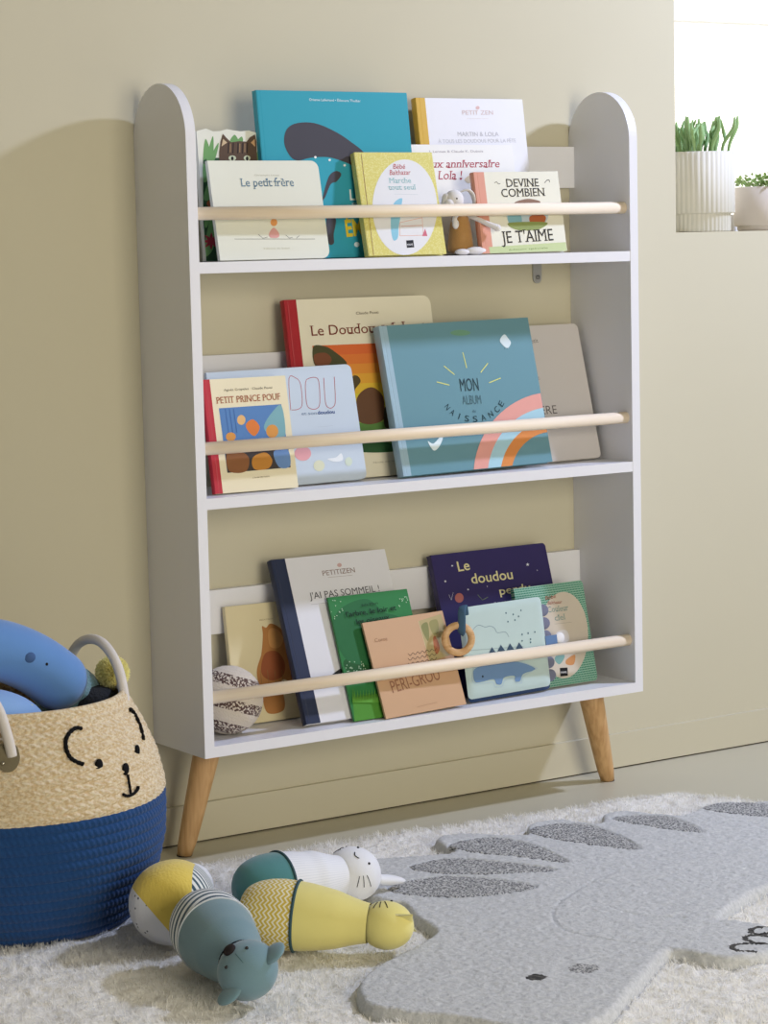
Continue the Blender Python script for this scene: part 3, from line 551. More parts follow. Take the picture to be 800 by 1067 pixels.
  ["P",[[37.1,207.8],[37.3,206.5],[38.9,206.3],[37.4,205.6],[37.6,204.3],[36.5,205.2],[35.0,204.6],[35.7,205.8],[34.6,206.7],[36.2,206.6]],"#dfe2e8"],
  ["P",[[18.4,185.1],[18.7,183.5],[20.6,183.3],[18.8,182.5],[19.0,180.9],[17.7,181.9],[15.9,181.2],[16.8,182.7],[15.5,183.8],[17.4,183.6]],"#dfe2e8"],
  ["P",[[182.3,197.0],[182.7,194.9],[185.3,194.6],[182.9,193.4],[183.1,191.3],[181.2,192.7],[178.7,191.7],[180.0,193.7],[178.2,195.2],[180.9,195.0]],"#dfe2e8"],
  ["P",[[58.1,167.6],[58.3,166.3],[59.9,166.1],[58.4,165.4],[58.6,164.1],[57.5,165.0],[56.0,164.4],[56.7,165.6],[55.6,166.6],[57.3,166.4]],"#dfe2e8"],
  ["P",[[198.4,184.1],[198.5,183.2],[199.5,183.1],[198.6,182.7],[198.7,181.9],[198.0,182.4],[197.0,182.1],[197.5,182.8],[196.8,183.4],[197.8,183.3]],"#dfe2e8"],
  ["P",[[95.5,168.1],[95.6,167.3],[96.6,167.2],[95.7,166.8],[95.8,166.0],[95.1,166.5],[94.2,166.1],[94.7,166.9],[94.0,167.5],[95.0,167.4]],"#dfe2e8"],
  ["P",[[45.9,153.5],[45.3,151.9],[44.4,150.3],[43.1,149.0],[41.5,148.0],[39.8,147.2],[37.9,146.9],[36.1,146.9],[34.3,147.2],[32.7,148.0],[31.4,149.0],[30.4,150.3],[29.8,151.9],[29.6,153.5],[29.7,155.2],[30.3,156.8],[31.3,158.4],[32.6,159.7],[34.2,160.7],[35.9,161.5],[37.8,161.8],[39.6,161.8],[41.4,161.5],[42.9,160.7],[44.3,159.7],[45.3,158.4],[45.9,156.8],[46.1,155.2]],"#b06a64"],
  ["L",[[19.7,161.2],[22.2,152.5],[28.6,164.1]],"#c9c9d8",{"w":0.6}],
  ["L",[[73.8,155.6],[80.9,146.4],[92.1,149.9]],"#6f7f5f",{"w":1.0}],
  ["T","Bébé Lune",[102.1,137.2],[139.7,136.4],3.6,"#c9c9d8",{}],
 ],
 'check': [
  ["P",[[133.1,73.2],[130.9,64.4],[127.9,55.8],[124.1,47.6],[119.7,39.9],[114.6,33.0],[109.1,26.8],[103.1,21.6],[96.8,17.3],[90.3,14.1],[83.8,12.0],[77.2,11.0],[70.7,11.2],[64.5,12.6],[58.7,15.1],[53.3,18.7],[48.4,23.2],[44.1,28.8],[40.5,35.1],[37.7,42.2],[35.6,50.0],[34.4,58.2],[34.0,66.7],[34.4,75.5],[35.7,84.3],[37.9,93.1],[40.8,101.6],[44.4,109.7],[48.8,117.4],[53.7,124.3],[59.2,130.5],[65.1,135.9],[71.3,140.3],[77.8,143.6],[84.4,145.8],[91.0,146.9],[97.5,146.8],[103.7,145.6],[109.7,143.2],[115.2,139.7],[120.2,135.1],[124.6,129.6],[128.2,123.1],[131.1,116.0],[133.3,108.1],[134.5,99.8],[134.9,91.1],[134.4,82.2]],"#cfc4b2"],
  ["T","Bébé",[59.2,137.7],[80.4,139.3],6.1,"#9c4638",{"shear":0.2}],
  ["T","Balthazar",[62.0,130.1],[91.1,129.3],5.2,"#9c4638",{"shear":0.2}],
  ["T","Couleur",[59.6,117.7],[101.4,117.0],9.0,"#7f9a92",{"serif":1}],
  ["T","ciel",[71.4,103.3],[91.8,103.4],9.0,"#7f9a92",{"serif":1}],
  ["L",[[69.4,98.2],[104.4,97.4]],"#a39c8c",{"w":0.5}],
  ["B",[[70.5,84.2],[91.3,85.7],[92.9,69.3],[71.1,67.2]],"#d9d5d2"],
  ["B",[[58.8,44.5],[74.9,52.2],[79.1,44.0],[66.5,34.0]],"#7fa8a0"],
  ["B",[[82.2,39.8],[100.4,45.3],[95.1,30.6],[80.7,32.3]],"#c98f5c"],
  ["P",[[66.3,28.3],[81.7,27.2],[80.1,14.3],[64.6,14.7]],"#171717"],
  ["T","MARE",[66.5,19.4],[79.0,18.7],3.2,"#e8e8e8",{}],
 ],
 'cloth': [
  ["L",[[17.0,104.6],[23.0,113.2],[32.9,117.1],[44.8,112.4],[53.3,113.2],[62.1,109.1],[66.6,101.1],[82.1,100.4],[88.0,92.2]],"#7d93a0",{"w":0.7}],
  ["P",[[89.2,129.1],[88.7,128.1],[87.6,127.8],[86.7,128.3],[86.4,129.4],[87.0,130.4],[88.0,130.7],[89.0,130.2]],"#52707c"],
  ["P",[[102.9,125.2],[102.3,124.2],[101.3,123.9],[100.4,124.4],[100.1,125.5],[100.7,126.5],[101.7,126.8],[102.7,126.3]],"#52707c"],
  ["P",[[118.9,129.7],[118.3,128.7],[117.2,128.4],[116.3,128.9],[116.1,130.0],[116.6,131.0],[117.7,131.4],[118.6,130.8]],"#52707c"],
  ["P",[[91.0,115.4],[90.4,114.4],[89.4,114.1],[88.4,114.6],[88.2,115.7],[88.7,116.7],[89.8,117.0],[90.7,116.5]],"#52707c"],
  ["P",[[104.9,116.3],[104.4,115.3],[103.3,115.0],[102.4,115.6],[102.1,116.7],[102.7,117.7],[103.7,118.0],[104.7,117.4]],"#52707c"],
  ["P",[[115.7,92.5],[115.1,91.5],[114.0,91.2],[113.1,91.8],[112.9,92.9],[113.4,93.8],[114.5,94.2],[115.4,93.6]],"#52707c"],
  ["P",[[127.7,92.9],[127.2,91.9],[126.1,91.6],[125.2,92.2],[124.9,93.3],[125.5,94.3],[126.5,94.6],[127.5,94.0]],"#52707c"],
  ["P",[[141.3,93.1],[140.7,92.1],[139.6,91.8],[138.7,92.4],[138.4,93.5],[139.0,94.5],[140.1,94.8],[141.0,94.2]],"#52707c"],
  ["P",[[114.2,82.6],[113.6,81.6],[112.5,81.3],[111.6,81.8],[111.4,82.9],[111.9,83.9],[113.0,84.2],[113.9,83.6]],"#52707c"],
  ["P",[[131.1,83.1],[130.5,82.1],[129.4,81.8],[128.5,82.3],[128.2,83.4],[128.8,84.4],[129.9,84.7],[130.8,84.2]],"#52707c"],
  ["P",[[130.3,78.3],[129.8,77.3],[128.7,77.0],[127.8,77.5],[127.5,78.6],[128.1,79.6],[129.1,79.9],[130.1,79.4]],"#52707c"],
  ["P",[[112.8,121.0],[112.2,120.0],[111.2,119.7],[110.2,120.3],[110.0,121.4],[110.5,122.4],[111.6,122.7],[112.5,122.1]],"#52707c"],
  ["L",[[-1.7,81.1],[29.6,79.7],[71.4,76.7],[113.8,74.0]],"#8fa3a8",{"w":0.6}],
  ["P",[[44.7,71.1],[52.7,80.5],[59.6,70.0]],"#3f5468"],
  ["P",[[62.3,72.6],[70.4,82.0],[77.3,71.5]],"#3f5468"],
  ["P",[[80.2,72.2],[88.3,81.7],[95.3,71.0]],"#3f5468"],
  ["P",[[98.2,71.8],[106.3,81.3],[113.3,70.6]],"#3f5468"],
  ["B",[[10.6,38.9],[14.3,51.3],[35.2,54.2],[68.0,53.6],[100.9,51.2],[132.2,36.6],[112.4,32.8],[104.8,30.1],[98.8,21.5],[89.4,22.8],[89.3,31.0],[69.3,31.1],[62.3,21.9],[53.1,23.2],[48.6,31.2],[27.0,30.4],[14.0,31.0]],"#6f8fb4"],
  ["L",[[7.1,37.5],[12.7,53.4],[35.6,56.7],[101.3,53.8],[136.1,36.9]],"#a9c0d0",{"w":0.7}],
  ["L",[[7.1,37.5],[13.7,28.5],[45.2,27.2],[48.8,20.0],[62.7,18.2],[71.2,27.5],[87.8,27.5],[91.3,19.5],[101.7,18.9],[106.9,27.9],[136.1,36.9]],"#a9c0d0",{"w":0.7}],
  ["P",[[30.0,38.1],[29.3,36.9],[27.9,36.6],[26.7,37.3],[26.3,38.6],[27.1,39.8],[28.4,40.2],[29.7,39.5]],"#26323c"],
 ],
}

# ================================================================ STRUCTURE
WALL = mat('#c9c3ab', .75, 'wall_paint', noise=(3, .02), bump=(350, .12, .0006), spec=.25)
FLOORM = mat('#c4bea6', .42, 'floor_paint', noise=(5, .03), bump=(60, .05, .0005), spec=.4)
WHITE = mat('#e6e6e9', .38, 'white_lacquer', noise=(20, .006), spec=.4)
WX0, WX1, WZ0, WZ1 = 1.008, 2.3, .887, 1.75
def wall():
    bm = bmesh.new(); y0, y1 = 0, .22
    for lo, hi in (((-3, y0, 0), (WX0, y1, 3.2)), ((WX1, y0, 0), (4.5, y1, 3.2)), ((WX0, y0, 0), (WX1, y1, WZ0)), ((WX0, y0, WZ1), (WX1, y1, 3.2))): addbox(bm, lo, hi)
    bmesh.ops.remove_doubles(bm, verts=bm.verts, dist=1e-5)
    o = bmobj('wall_back', bm, WALL); tag(o, kind='structure')
wall()
o = box('floor', (-3, -4.5, -.05), (4.5, .22, 0), FLOORM); tag(o, kind='structure')
o = box('baseboard_back', (-3, -.007, .0025), (4.5, 0, .059), WALL, bevel=.002); tag(o, kind='structure')
o = box('gap_shade_strip_1', (-3, -.004, 0), (4.5, 0, .0025), mat('#4a4232', .9, 'gap_shadow_line')); tag(o, kind='structure')  # dark strip, shade of the wall-floor gap put into its colour
# window: frame with a transom and two panes
WF = mat('#f2f2f0', .4, 'window_paint', spec=.4)
win = empty('window_1', ((WX0+WX1)/2, .18, WZ0)); tag(win, kind='structure')
def wpart(name, lo, hi, m, bevel=.003):
    cx = Vector(win.location); return box(name, tuple(Vector(lo)-cx), tuple(Vector(hi)-cx), m, win, bevel=bevel)
wpart('window_stile', (WX0, .165, WZ0), (WX0+.045, .205, WZ1), WF); wpart('window_stile', (WX1-.045, .165, WZ0), (WX1, .205, WZ1), WF)
wpart('window_rail', (WX0+.045, .165, WZ0), (WX1-.045, .205, WZ0+.03), WF); wpart('window_rail', (WX0+.045, .165, WZ1-.045), (WX1-.045, .205, WZ1), WF)
wpart('window_transom', (WX0+.045, .160, 1.254), (WX1-.045, .205, 1.285), WF)
gm = bpy.data.materials.new('window_glass'); gm.use_nodes = True; t = gm.node_tree; t.nodes.clear()
go = t.nodes.new('ShaderNodeOutputMaterial'); mixs = t.nodes.new('ShaderNodeMixShader'); tr = t.nodes.new('ShaderNodeBsdfTransparent'); gl = t.nodes.new('ShaderNodeBsdfGlossy')
gl.inputs['Roughness'].default_value = .02; mixs.inputs[0].default_value = .06
t.links.new(tr.outputs[0], mixs.inputs[1]); t.links.new(gl.outputs[0], mixs.inputs[2]); t.links.new(mixs.outputs[0], go.inputs[0])
wpart('glass_pane', (WX0+.045, .183, WZ0+.03), (WX1-.045, .187, 1.254), gm, 0); wpart('glass_pane', (WX0+.045, .183, 1.285), (WX1-.045, .187, WZ1-.045), gm, 0)
# ================================================================ BOOKCASE
W, D, T_, H = .80, .1533, .0156, 1.109
Z1, Z2, Z3 = .8592, .529, .1755
BC = empty('wall_bookcase', (W/2, -D/2, 0)); tag(BC, 'white wall bookcase with rounded side panels, three shelves, rods and wooden legs', 'bookcase')
def bl(p): return (p[0]-W/2, p[1]+D/2, p[2])
def side(x0):
    r = D/2; zb = Z3; pts = [(-D, zb), (-D, H-r)]
    pts += [(-r-r*cos(a), H-r+r*sin(a)) for a in np.linspace(0, pi, 41)[1:-1]]+[(-.0003, H-r), (-.0003, zb)]
    bm = bmesh.new(); a = [bm.verts.new(bl((x0, p[0], p[1]))) for p in pts]; b = [bm.verts.new(bl((x0+T_, p[0], p[1]))) for p in pts]
    bm.faces.new(a[::-1]); bm.faces.new(b); n = len(pts)
    for i in range(n): bm.faces.new((a[i], a[(i+1) % n], b[(i+1) % n], b[i]))
    return bmobj('side_panel', bm, WHITE, BC, bevel=.0009)
side(0); side(W-T_)
for z in (Z1, Z2): box('shelf', bl((T_, -D+.0005, z-T_)), bl((W-T_, -.0005, z)), WHITE, BC, bevel=.0008)
box('bottom_board', bl((0, -D, Z3-T_)), bl((W, -.0003, Z3)), WHITE, BC, bevel=.0009)
for z0, z1_ in ((.9615, 1.0267), (.658, .7225), (.311, .3765)): box('back_rail', bl((T_, -.0145, z0)), bl((W-T_, -.0005, z1_)), WHITE, BC, bevel=.0008)
def woodmat(name, c1, c2, rough=.5, axis=0, sc=1.0):
    m = bpy.data.materials.new(name); m.use_nodes = True; t = m.node_tree; b = t.nodes['Principled BSDF']; b.inputs['Roughness'].default_value = rough; b.inputs['Specular IOR Level'].default_value = .3
    c = t.nodes.new('ShaderNodeTexCoord'); mp = t.nodes.new('ShaderNodeMapping'); s = [160*sc]*3; s[axis] = 6*sc; mp.inputs['Scale'].default_value = s
    n = t.nodes.new('ShaderNodeTexNoise'); n.inputs['Scale'].default_value = 1; n.inputs['Detail'].default_value = 5; n.inputs['Distortion'].default_value = .4
    t.links.new(c.outputs['Object'], mp.inputs[0]); t.links.new(mp.outputs[0], n.inputs['Vector'])
    r = t.nodes.new('ShaderNodeValToRGB'); r.color_ramp.elements[0].position = .35; r.color_ramp.elements[0].color = lin(c1); r.color_ramp.elements[1].position = .65; r.color_ramp.elements[1].color = lin(c2)
    t.links.new(n.outputs[0], r.inputs[0]); t.links.new(r.outputs[0], b.inputs['Base Color']); return m
RODM = woodmat('pale_beech', '#efdcc0', '#f3e4cb'); LEGM = woodmat('oak_leg', '#bd9463', '#d2ab7a', axis=2)
for z in (.9267, .598, .2427):
    tube('wooden_rod', [bl((T_, -.1365, z)), bl((W-T_, -.1365, z))], .0092, RODM, BC, seg=24)
for a, b in (((.795, -.066, 0), (.749, -.080, Z3-T_-.0)), ((.011, -.062, 0), (.046, -.080, Z3-T_))):
    A = Vector(bl(a)); B = Vector(bl(b)); V = []; F = []
    n = 9
    for i in range(n):
        f = i/(n-1); c = A.lerp(B, f); r = .0122+(.0205-.0122)*f**.8
        if i == 0: r *= .9
        for k in range(28): V.append(c+Vector((cos(2*pi*k/28)*r, sin(2*pi*k/28)*r, 0)))
    for i in range(n-1):
        for k in range(28): F.append((i*28+k, i*28+(k+1) % 28, (i+1)*28+(k+1) % 28, (i+1)*28+k))
    F.append(tuple(range(28))[::-1]); F.append(tuple((n-1)*28+k for k in range(28)))
    lg = mobj('leg', V, F, LEGM, BC, smooth=True)
    pad = mobj('foot_pad', [tuple(A+Vector((cos(2*pi*k/24)*.0112, sin(2*pi*k/24)*.0112, z))) for z in (.0001, .0022) for k in range(24)]+[], [tuple(range(24))[::-1], tuple(range(24, 48))]+[(k, (k+1) % 24, 24+(k+1) % 24, 24+k) for k in range(24)], mat('#2b2622', .7), lg)
    lg['label'] = 'tapered oiled wooden leg'
MET = mat('#b9b9b6', .35, 'brushed_steel', metal=.7)
bm = bmesh.new(); pts = [(-.0085, .0), (.0085, 0)]+[(.0085*cos(a), -.024+.0085*sin(a)) for a in np.linspace(0, -pi, 12)]
prism(bm, [(p[0]+.716, p[1]+Z1-T_-.0002) for p in pts], -.003, -.0006); bm.transform(Matrix.Translation((-W/2, D/2, 0)))
br = bmobj('wall_bracket', bm, MET, BC)
tube('screw', [bl((.716, -.0052, Z1-T_-.023)), bl((.716, -.0028, Z1-T_-.023))], .0035, mat('#8a8a86', .3, metal=.8), br, seg=16)

# ================================================================ BOOKS
SHELFZ = {'1': Z1, '2': Z2, '3': Z3}
def rootmat(n):
    z, x, y, w_, h, le, ya, ro, t = BOOK_POSE[n]
    R = Matrix.Rotation(radians(ya), 4, 'Z') @ Matrix.Rotation(radians(-le), 4, 'X') @ Matrix.Rotation(radians(-ro), 4, 'Y')
    zz = z+max(0, -sin(radians(ro)))*w_+t*sin(radians(le))+.0003
    return Matrix.Translation((x, y, zz)) @ R
def text_mesh(name, s, l, r, cap, col, par, layer, shear=0, bold=0, serif=0):
    cu = bpy.data.curves.new(name, 'FONT'); cu.body = s; cu.size = 1; cu.resolution_u = 3; cu.shear = shear; cu.offset = bold
    tmp = bpy.data.objects.new(name, cu); COL.objects.link(tmp)
    dg = bpy.context.evaluated_depsgraph_get(); dg.update(); me = bpy.data.meshes.new_from_object(tmp.evaluated_get(dg)); bpy.data.objects.remove(tmp)
    if not me.vertices: return
    co = np.empty(len(me.vertices)*3); me.vertices.foreach_get('co', co); co = co.reshape(-1, 3)
    x0, x1 = co[:, 0].min(), co[:, 0].max(); capH = .70
    L = Vector((l[0]/1000, l[1]/1000)); R = Vector((r[0]/1000, r[1]/1000)); d = R-L; Wd = d.length; d.normalize(); nn = Vector((-d.y, d.x))
    X = (co[:, 0]-x0)/(x1-x0)*Wd; Y = co[:, 1]/capH*cap/1000
    o = np.stack([L.x+d.x*X+nn.x*Y, np.full(len(X), -layer), L.y+d.y*X+nn.y*Y], 1)
    if serif:
        ev = {}; 
        for p in me.polygons:
            vs = list(p.vertices)
            for i in range(len(vs)): k_ = tuple(sorted((vs[i-1], vs[i]))); ev.setdefault(k_, []).append(p.center.y)
        V = o.tolist(); F = [list(p.vertices) for p in me.polygons]; sc_ = (x1-x0)
        for (i, j), cs in ev.items():
            a, b = co[i], co[j]
            if len(cs) == 1 and (not s.isupper() or a[1] < .05 or a[1] > .6) and abs(a[1]-b[1]) < .012 and .02 < abs(a[0]-b[0]) < .15:
                xa, xb = min(a[0], b[0])-.085, max(a[0], b[0])+.085; y_ = a[1]; sg = 1 if cs[0] > y_ else -1; q = []
                for X_, Y_ in ((xa, y_), (xb, y_), (xb, y_+sg*.045), (xa, y_+sg*.045)):
                    u_ = (X_-x0)/sc_*Wd; v_ = Y_/capH*cap/1000; q.append(len(V)); V.append([L.x+d.x*u_+nn.x*v_, -layer-.00001, L.y+d.y*u_+nn.y*v_])
                F.append(q)
        me = bpy.data.meshes.new(name); me.from_pydata(V, [], F)
    else: me.vertices.foreach_set('co', o.ravel())
    me.update(); me.materials.clear(); me.materials.append(mat(col, .55, spec=.2))
    ob = bpy.data.objects.new(name, me); COL.objects.link(ob); ob.parent = par; return ob
def printing(n, par, w_, h, puff=None):
    V = []; F = []; FM = []; mats = []; mi = {}
    layer = .0002
    for it in PRINT.get(n, []):
        if it[0] == 'T': continue
        pts = [(p[0]/1000, p[1]/1000) for p in it[1]]
        polys = []
        if it[0] == 'B':
            c = catmull([(p[0], p[1], 0) for p in pts], 6, True); polys = [[(v.x, v.y) for v in c]]
        elif it[0] == 'P': polys = [pts]
        else:
            hw = it[3]['w']/2000
            if len(pts) >= 6: pts = [(v.x, v.y) for v in catmull([(p[0], p[1], 0) for p in pts], 4)]
            for a, b in zip(pts[:-1], pts[1:]):
                a_, b_ = Vector(a), Vector(b); d = (b_-a_)
                if d.length < 1e-6: continue
                d.normalize(); q = Vector((-d.y, d.x))*hw; a_ -= d*hw*.5; b_ += d*hw*.5
                polys.append([tuple(a_-q), tuple(b_-q), tuple(b_+q), tuple(a_+q)])
        m = mat(it[2], .5, spec=.25)
        if it[2] not in mi: mi[it[2]] = len(mats); mats.append(m)
        layer += .000025
        for P in polys:
            P = clip([tuple(p) for p in P], w_-.0008, h-.0008)
            if len(P) < 3: continue
            b0 = len(V); V += [(p[0], -layer, p[1]) for p in P]; 
            F.append(tuple(range(b0, b0+len(P)))); FM.append(mi[it[2]])
    if V:
        bm = bmesh.new()
        me = bpy.data.meshes.new('t'); me.from_pydata(V, [], F); me.polygons.foreach_set('material_index', FM)
        bm.from_mesh(me); bpy.data.meshes.remove(me)
        bmesh.ops.triangulate(bm, faces=bm.faces[:], ngon_method='EAR_CLIP')
        for f in bm.faces:
            if f.normal.y > 0: f.normal_flip()
        me = bpy.data.meshes.new('cover_picture'); bm.to_mesh(me); bm.free()
        for m in mats: me.materials.append(m)
        o = bpy.data.objects.new('cover_picture', me); COL.objects.link(o); o.parent = par
    k = 0
    for it in PRINT.get(n, []):
        if it[0] != 'T': continue
        o_ = it[6]; text_mesh('title_lettering' if it[4] > 4 else 'small_lettering', it[1], it[2], it[3], it[4], it[5], par, layer+.00004, o_.get('shear', 0), o_.get('bold', 0), o_.get('serif', 0))
def rrect(w_, h, r, left=0.0008, n=6):
    pts = [(0, 0)]
    for cx, cy, a0 in ((w_-r, r, -pi/2), (w_-r, h-r, 0)):
        pts += [(cx+r*cos(a0+pi/2*i/n), cy+r*sin(a0+pi/2*i/n)) for i in range(n+1)]
    return pts+[(0, h)]
def book(n, name, label, cover, spine=None, sw=.0, pages='#ece7d8', corner=.001, group=None, board=False, cat='book', outline=None, cmat=None):
    z, x, y, w_, h, le, ya, ro, t = BOOK_POSE[n]
    root = empty(name); root.matrix_world = rootmat(n); tag(root, label, cat, group)
    cm = cmat or mat(cover, .42, noise=(30, .015), spec=.35)
    ol = outline or rrect(w_, h, corner)
    if t < .005:          # slim paperback: a cover folded round a thin page block
        bm = bmesh.new(); prism(bm, ol, 0, .0006); prism(bm, ol, t-.0006, t); addbox(bm, (0, .0005, 0), (.0006, t-.0005, h)); bmobj('cover', bm, cm, root)
        bm = bmesh.new(); prism(bm, [(min(p[0], w_-.0006)+.0006 if p[0] < .001 else p[0]-.0006, p[1]*.996+.0004) for p in ol], .0006, t-.0006); bmobj('page_block', bm, mat(pages, .8, noise=(300, .05)), root)
    elif board:
        bm = bmesh.new(); prism(bm, ol, 0, .0014); prism(bm, ol, t-.0014, t); addbox(bm, (0, .001, .0), (.0014, t-.001, ol[-1][1])); bmobj('cover', bm, cm, root)
        nl = 4; bm = bmesh.new()
        for i in range(nl):
            a = .0015+(t-.003)*i/nl; prism(bm, [(p[0]*.992+.0012, p[1]*.996+.0004) for p in ol], a, a+(t-.003)/nl-.0003)
        bmobj('page_block', bm, mat(pages, .7, noise=(200, .04)), root)
    else:
        bm = bmesh.new(); b = .0019
        prism(bm, ol, 0, b); prism(bm, ol, t-b, t)
        if not spine: addbox(bm, (-.0012, .0004, 0), (.0012, t-.0004, h))
        bmobj('cover', bm, cm, root)
        bm = bmesh.new(); addbox(bm, (.0014, b, .003), (w_-.003, t-b, h-.003)); bmobj('page_block', bm, mat(pages, .8, noise=(300, .06)), root)
    if spine:
        bm = bmesh.new(); b = .0006
        seg = 8; outer = [(sw, -b+.0004), (.006, -b+.0002), (.0045, -.00012), (.003, -b)]+[(-.0012-.0012*sin(pi*i/seg), -b+(t+2*b)*i/seg) for i in range(seg+1)]+[(.003, t+b), (sw, t+b)]
        inner = [(sw, t), (.0, t-.0001), (.0, .0001), (sw, -.00005)]
        P = outer+inner; a = [bm.verts.new((p[0], p[1], 0)) for p in P]; c = [bm.verts.new((p[0], p[1], h)) for p in P]
        bm.faces.new(a); bm.faces.new(c[::-1]); 
        for i in range(len(P)): bm.faces.new((a[i], c[i], c[(i+1) % len(P)], a[(i+1) % len(P)]))
        bmesh.ops.triangulate(bm, faces=bm.faces[:])
        s = bmobj('spine', bm, mat(spine, .45, noise=(60, .04), spec=.35), root)
    elif t > .01 and not board:
        # hinge groove beside the spine
        bm = bmesh.new(); addbox(bm, (.0052, -.0001, .0005), (.0064, .0003, h-.0005)); bmobj('hinge_groove', bm, mat(tuple(c*.8 for c in lin(cover)[:3]) if False else cover, .7), root)
    printing(n, root, w_, h)
    return root
GA, GB, GC = 'books on the top shelf', 'books on the middle shelf', 'books on the bottom shelf'
cat_ol = [(0, 0), (.106, 0)]+[(x/1000, z/1000) for x, z in ((106, 181), (98.2, 182.3), (86, 185.8), (73, 184.3), (61, 185.6), (50, 187.4), (39, 184.7), (27, 184), (16, 188), (4, 185.2))]+[(0, .184)]
book('cat', 'picture_book', 'die-cut picture book with a tabby cat and leaves, leftmost on the top shelf', '#dfe0d2', board=True, outline=cat_ol, pages='#dcdac8', group=GA)
book('wolf', 'picture_book', 'turquoise hardcover picture book with dark shape on cover', '#2d9cb0', group=GA)
book('frere', 'board_book', "cream board book titled 'Le petit frère' at the front of the top shelf", '#dfe0d0', board=True, corner=.012, group=GA)
def dots(t, u, v, xyz):
    n = t.nodes.new('ShaderNodeTexVoronoi'); n.inputs['Scale'].default_value = 450
    c = t.nodes.new('ShaderNodeTexCoord'); t.links.new(c.outputs['Object'], n.inputs['Vector']); return nmath(t, 'LESS_THAN', n.outputs['Distance'], .42)
book('marche', 'picture_book', "small yellow book titled 'Marche tout seul' with a white oval", '#d8cf6e', group=GA, cmat=patmat('yellow_dotted_cover', '#d6cd76', '#dfd992', dots, rough=.45, sheen=0, bump=(900, .02, .0001)))
book('petitzen', 'picture_book', 'tall white hardcover book with a golden yellow spine at the back of the top shelf', '#e6e6ea', spine='#d3aa3c', sw=.016, group=GA)
book('lola', 'picture_book', "white book titled 'Joyeux anniversaire Lola !' behind the plush doll", '#ecebe6', board=True, corner=.003, group=GA)
book('devine', 'picture_book', "cream book titled 'DEVINE COMBIEN JE T'AIME' with a salmon pink spine", '#e4e2cf', spine='#d99a82', sw=.018, group=GA)
book('pouf', 'picture_book', "cream book titled 'PETIT PRINCE POUF' with a red spine and blue picture", '#e9dfbd', spine='#bb2f3c', sw=.011, group=GB)
book('dou', 'board_book', "pale blue board book titled 'DOU et son doudou'", '#c4d1dd', board=True, corner=.01, group=GB)
book('mechant', 'picture_book', "large book 'Le Doudou méchant' with red spine and sunset picture", '#e6e0c8', spine='#a81f28', sw=.020, corner=.014, group=GB)
book('album', 'album_book', "large blue-green album titled 'MON ALBUM DE NAISSANCE' with a rainbow arc", '#68939e', spine='#9db9c6', sw=.013, pages='#dfe3e2', group=GB)
book('grey', 'board_book', 'greyish white board book with rounded corners at the right end of the middle shelf', '#cdc8c5', board=True, corner=.008, group=GB)
book('squirrel', 'picture_book', 'cream picture book with a rust-brown furry shape beside the woven ball', '#dccfa6', board=False, pages='#e0d6b8', group=GC)
book('sommeil', 'picture_book', "tall white book titled 'J'AI PAS SOMMEIL !' with a navy spine", '#dddde0', spine='#232d48', sw=.023, group=GC)
book('arbre', 'picture_book', "green paperback titled 'l'arbre, le loir et les oiseaux'", '#2c7a3e', group=GC)
book('peri', 'picture_book', 'tan kraft-coloured paperback with a stamp picture and wavy dark lines', '#cba580', group=GC, pages='#e2d5bd')
book('perdu', 'board_book', "dark purple book titled 'Le doudou perdu' with yellow letters and stars", '#322a5e', board=True, corner=.006, pages='#cfc6a8', group=GC)
def weave(t, u, v, xyz):
    a = nmath(t, 'FRACT', nmath(t, 'MULTIPLY', xyz[0], 330)); b = nmath(t, 'FRACT', nmath(t, 'MULTIPLY', xyz[2], 280))
    ro = nmath(t, 'MULTIPLY', nmath(t, 'FLOOR', nmath(t, 'MULTIPLY', xyz[2], 280)), .5); a = nmath(t, 'FRACT', nmath(t, 'ADD', nmath(t, 'MULTIPLY', xyz[0], 330), ro))
    return nmath(t, 'MAXIMUM', nmath(t, 'LESS_THAN', a, .25), nmath(t, 'LESS_THAN', b, .28))
book('check', 'board_book', "green checked board book with a beige oval titled 'Couleur ciel'", '#3f8f78', board=True, corner=.007, pages='#d9d2bd', group=GC, cmat=patmat('green_check_cover', '#2f7f68', '#a5c6b2', weave, rough=.5, sheen=0, bump=(900, .02, .0001)))

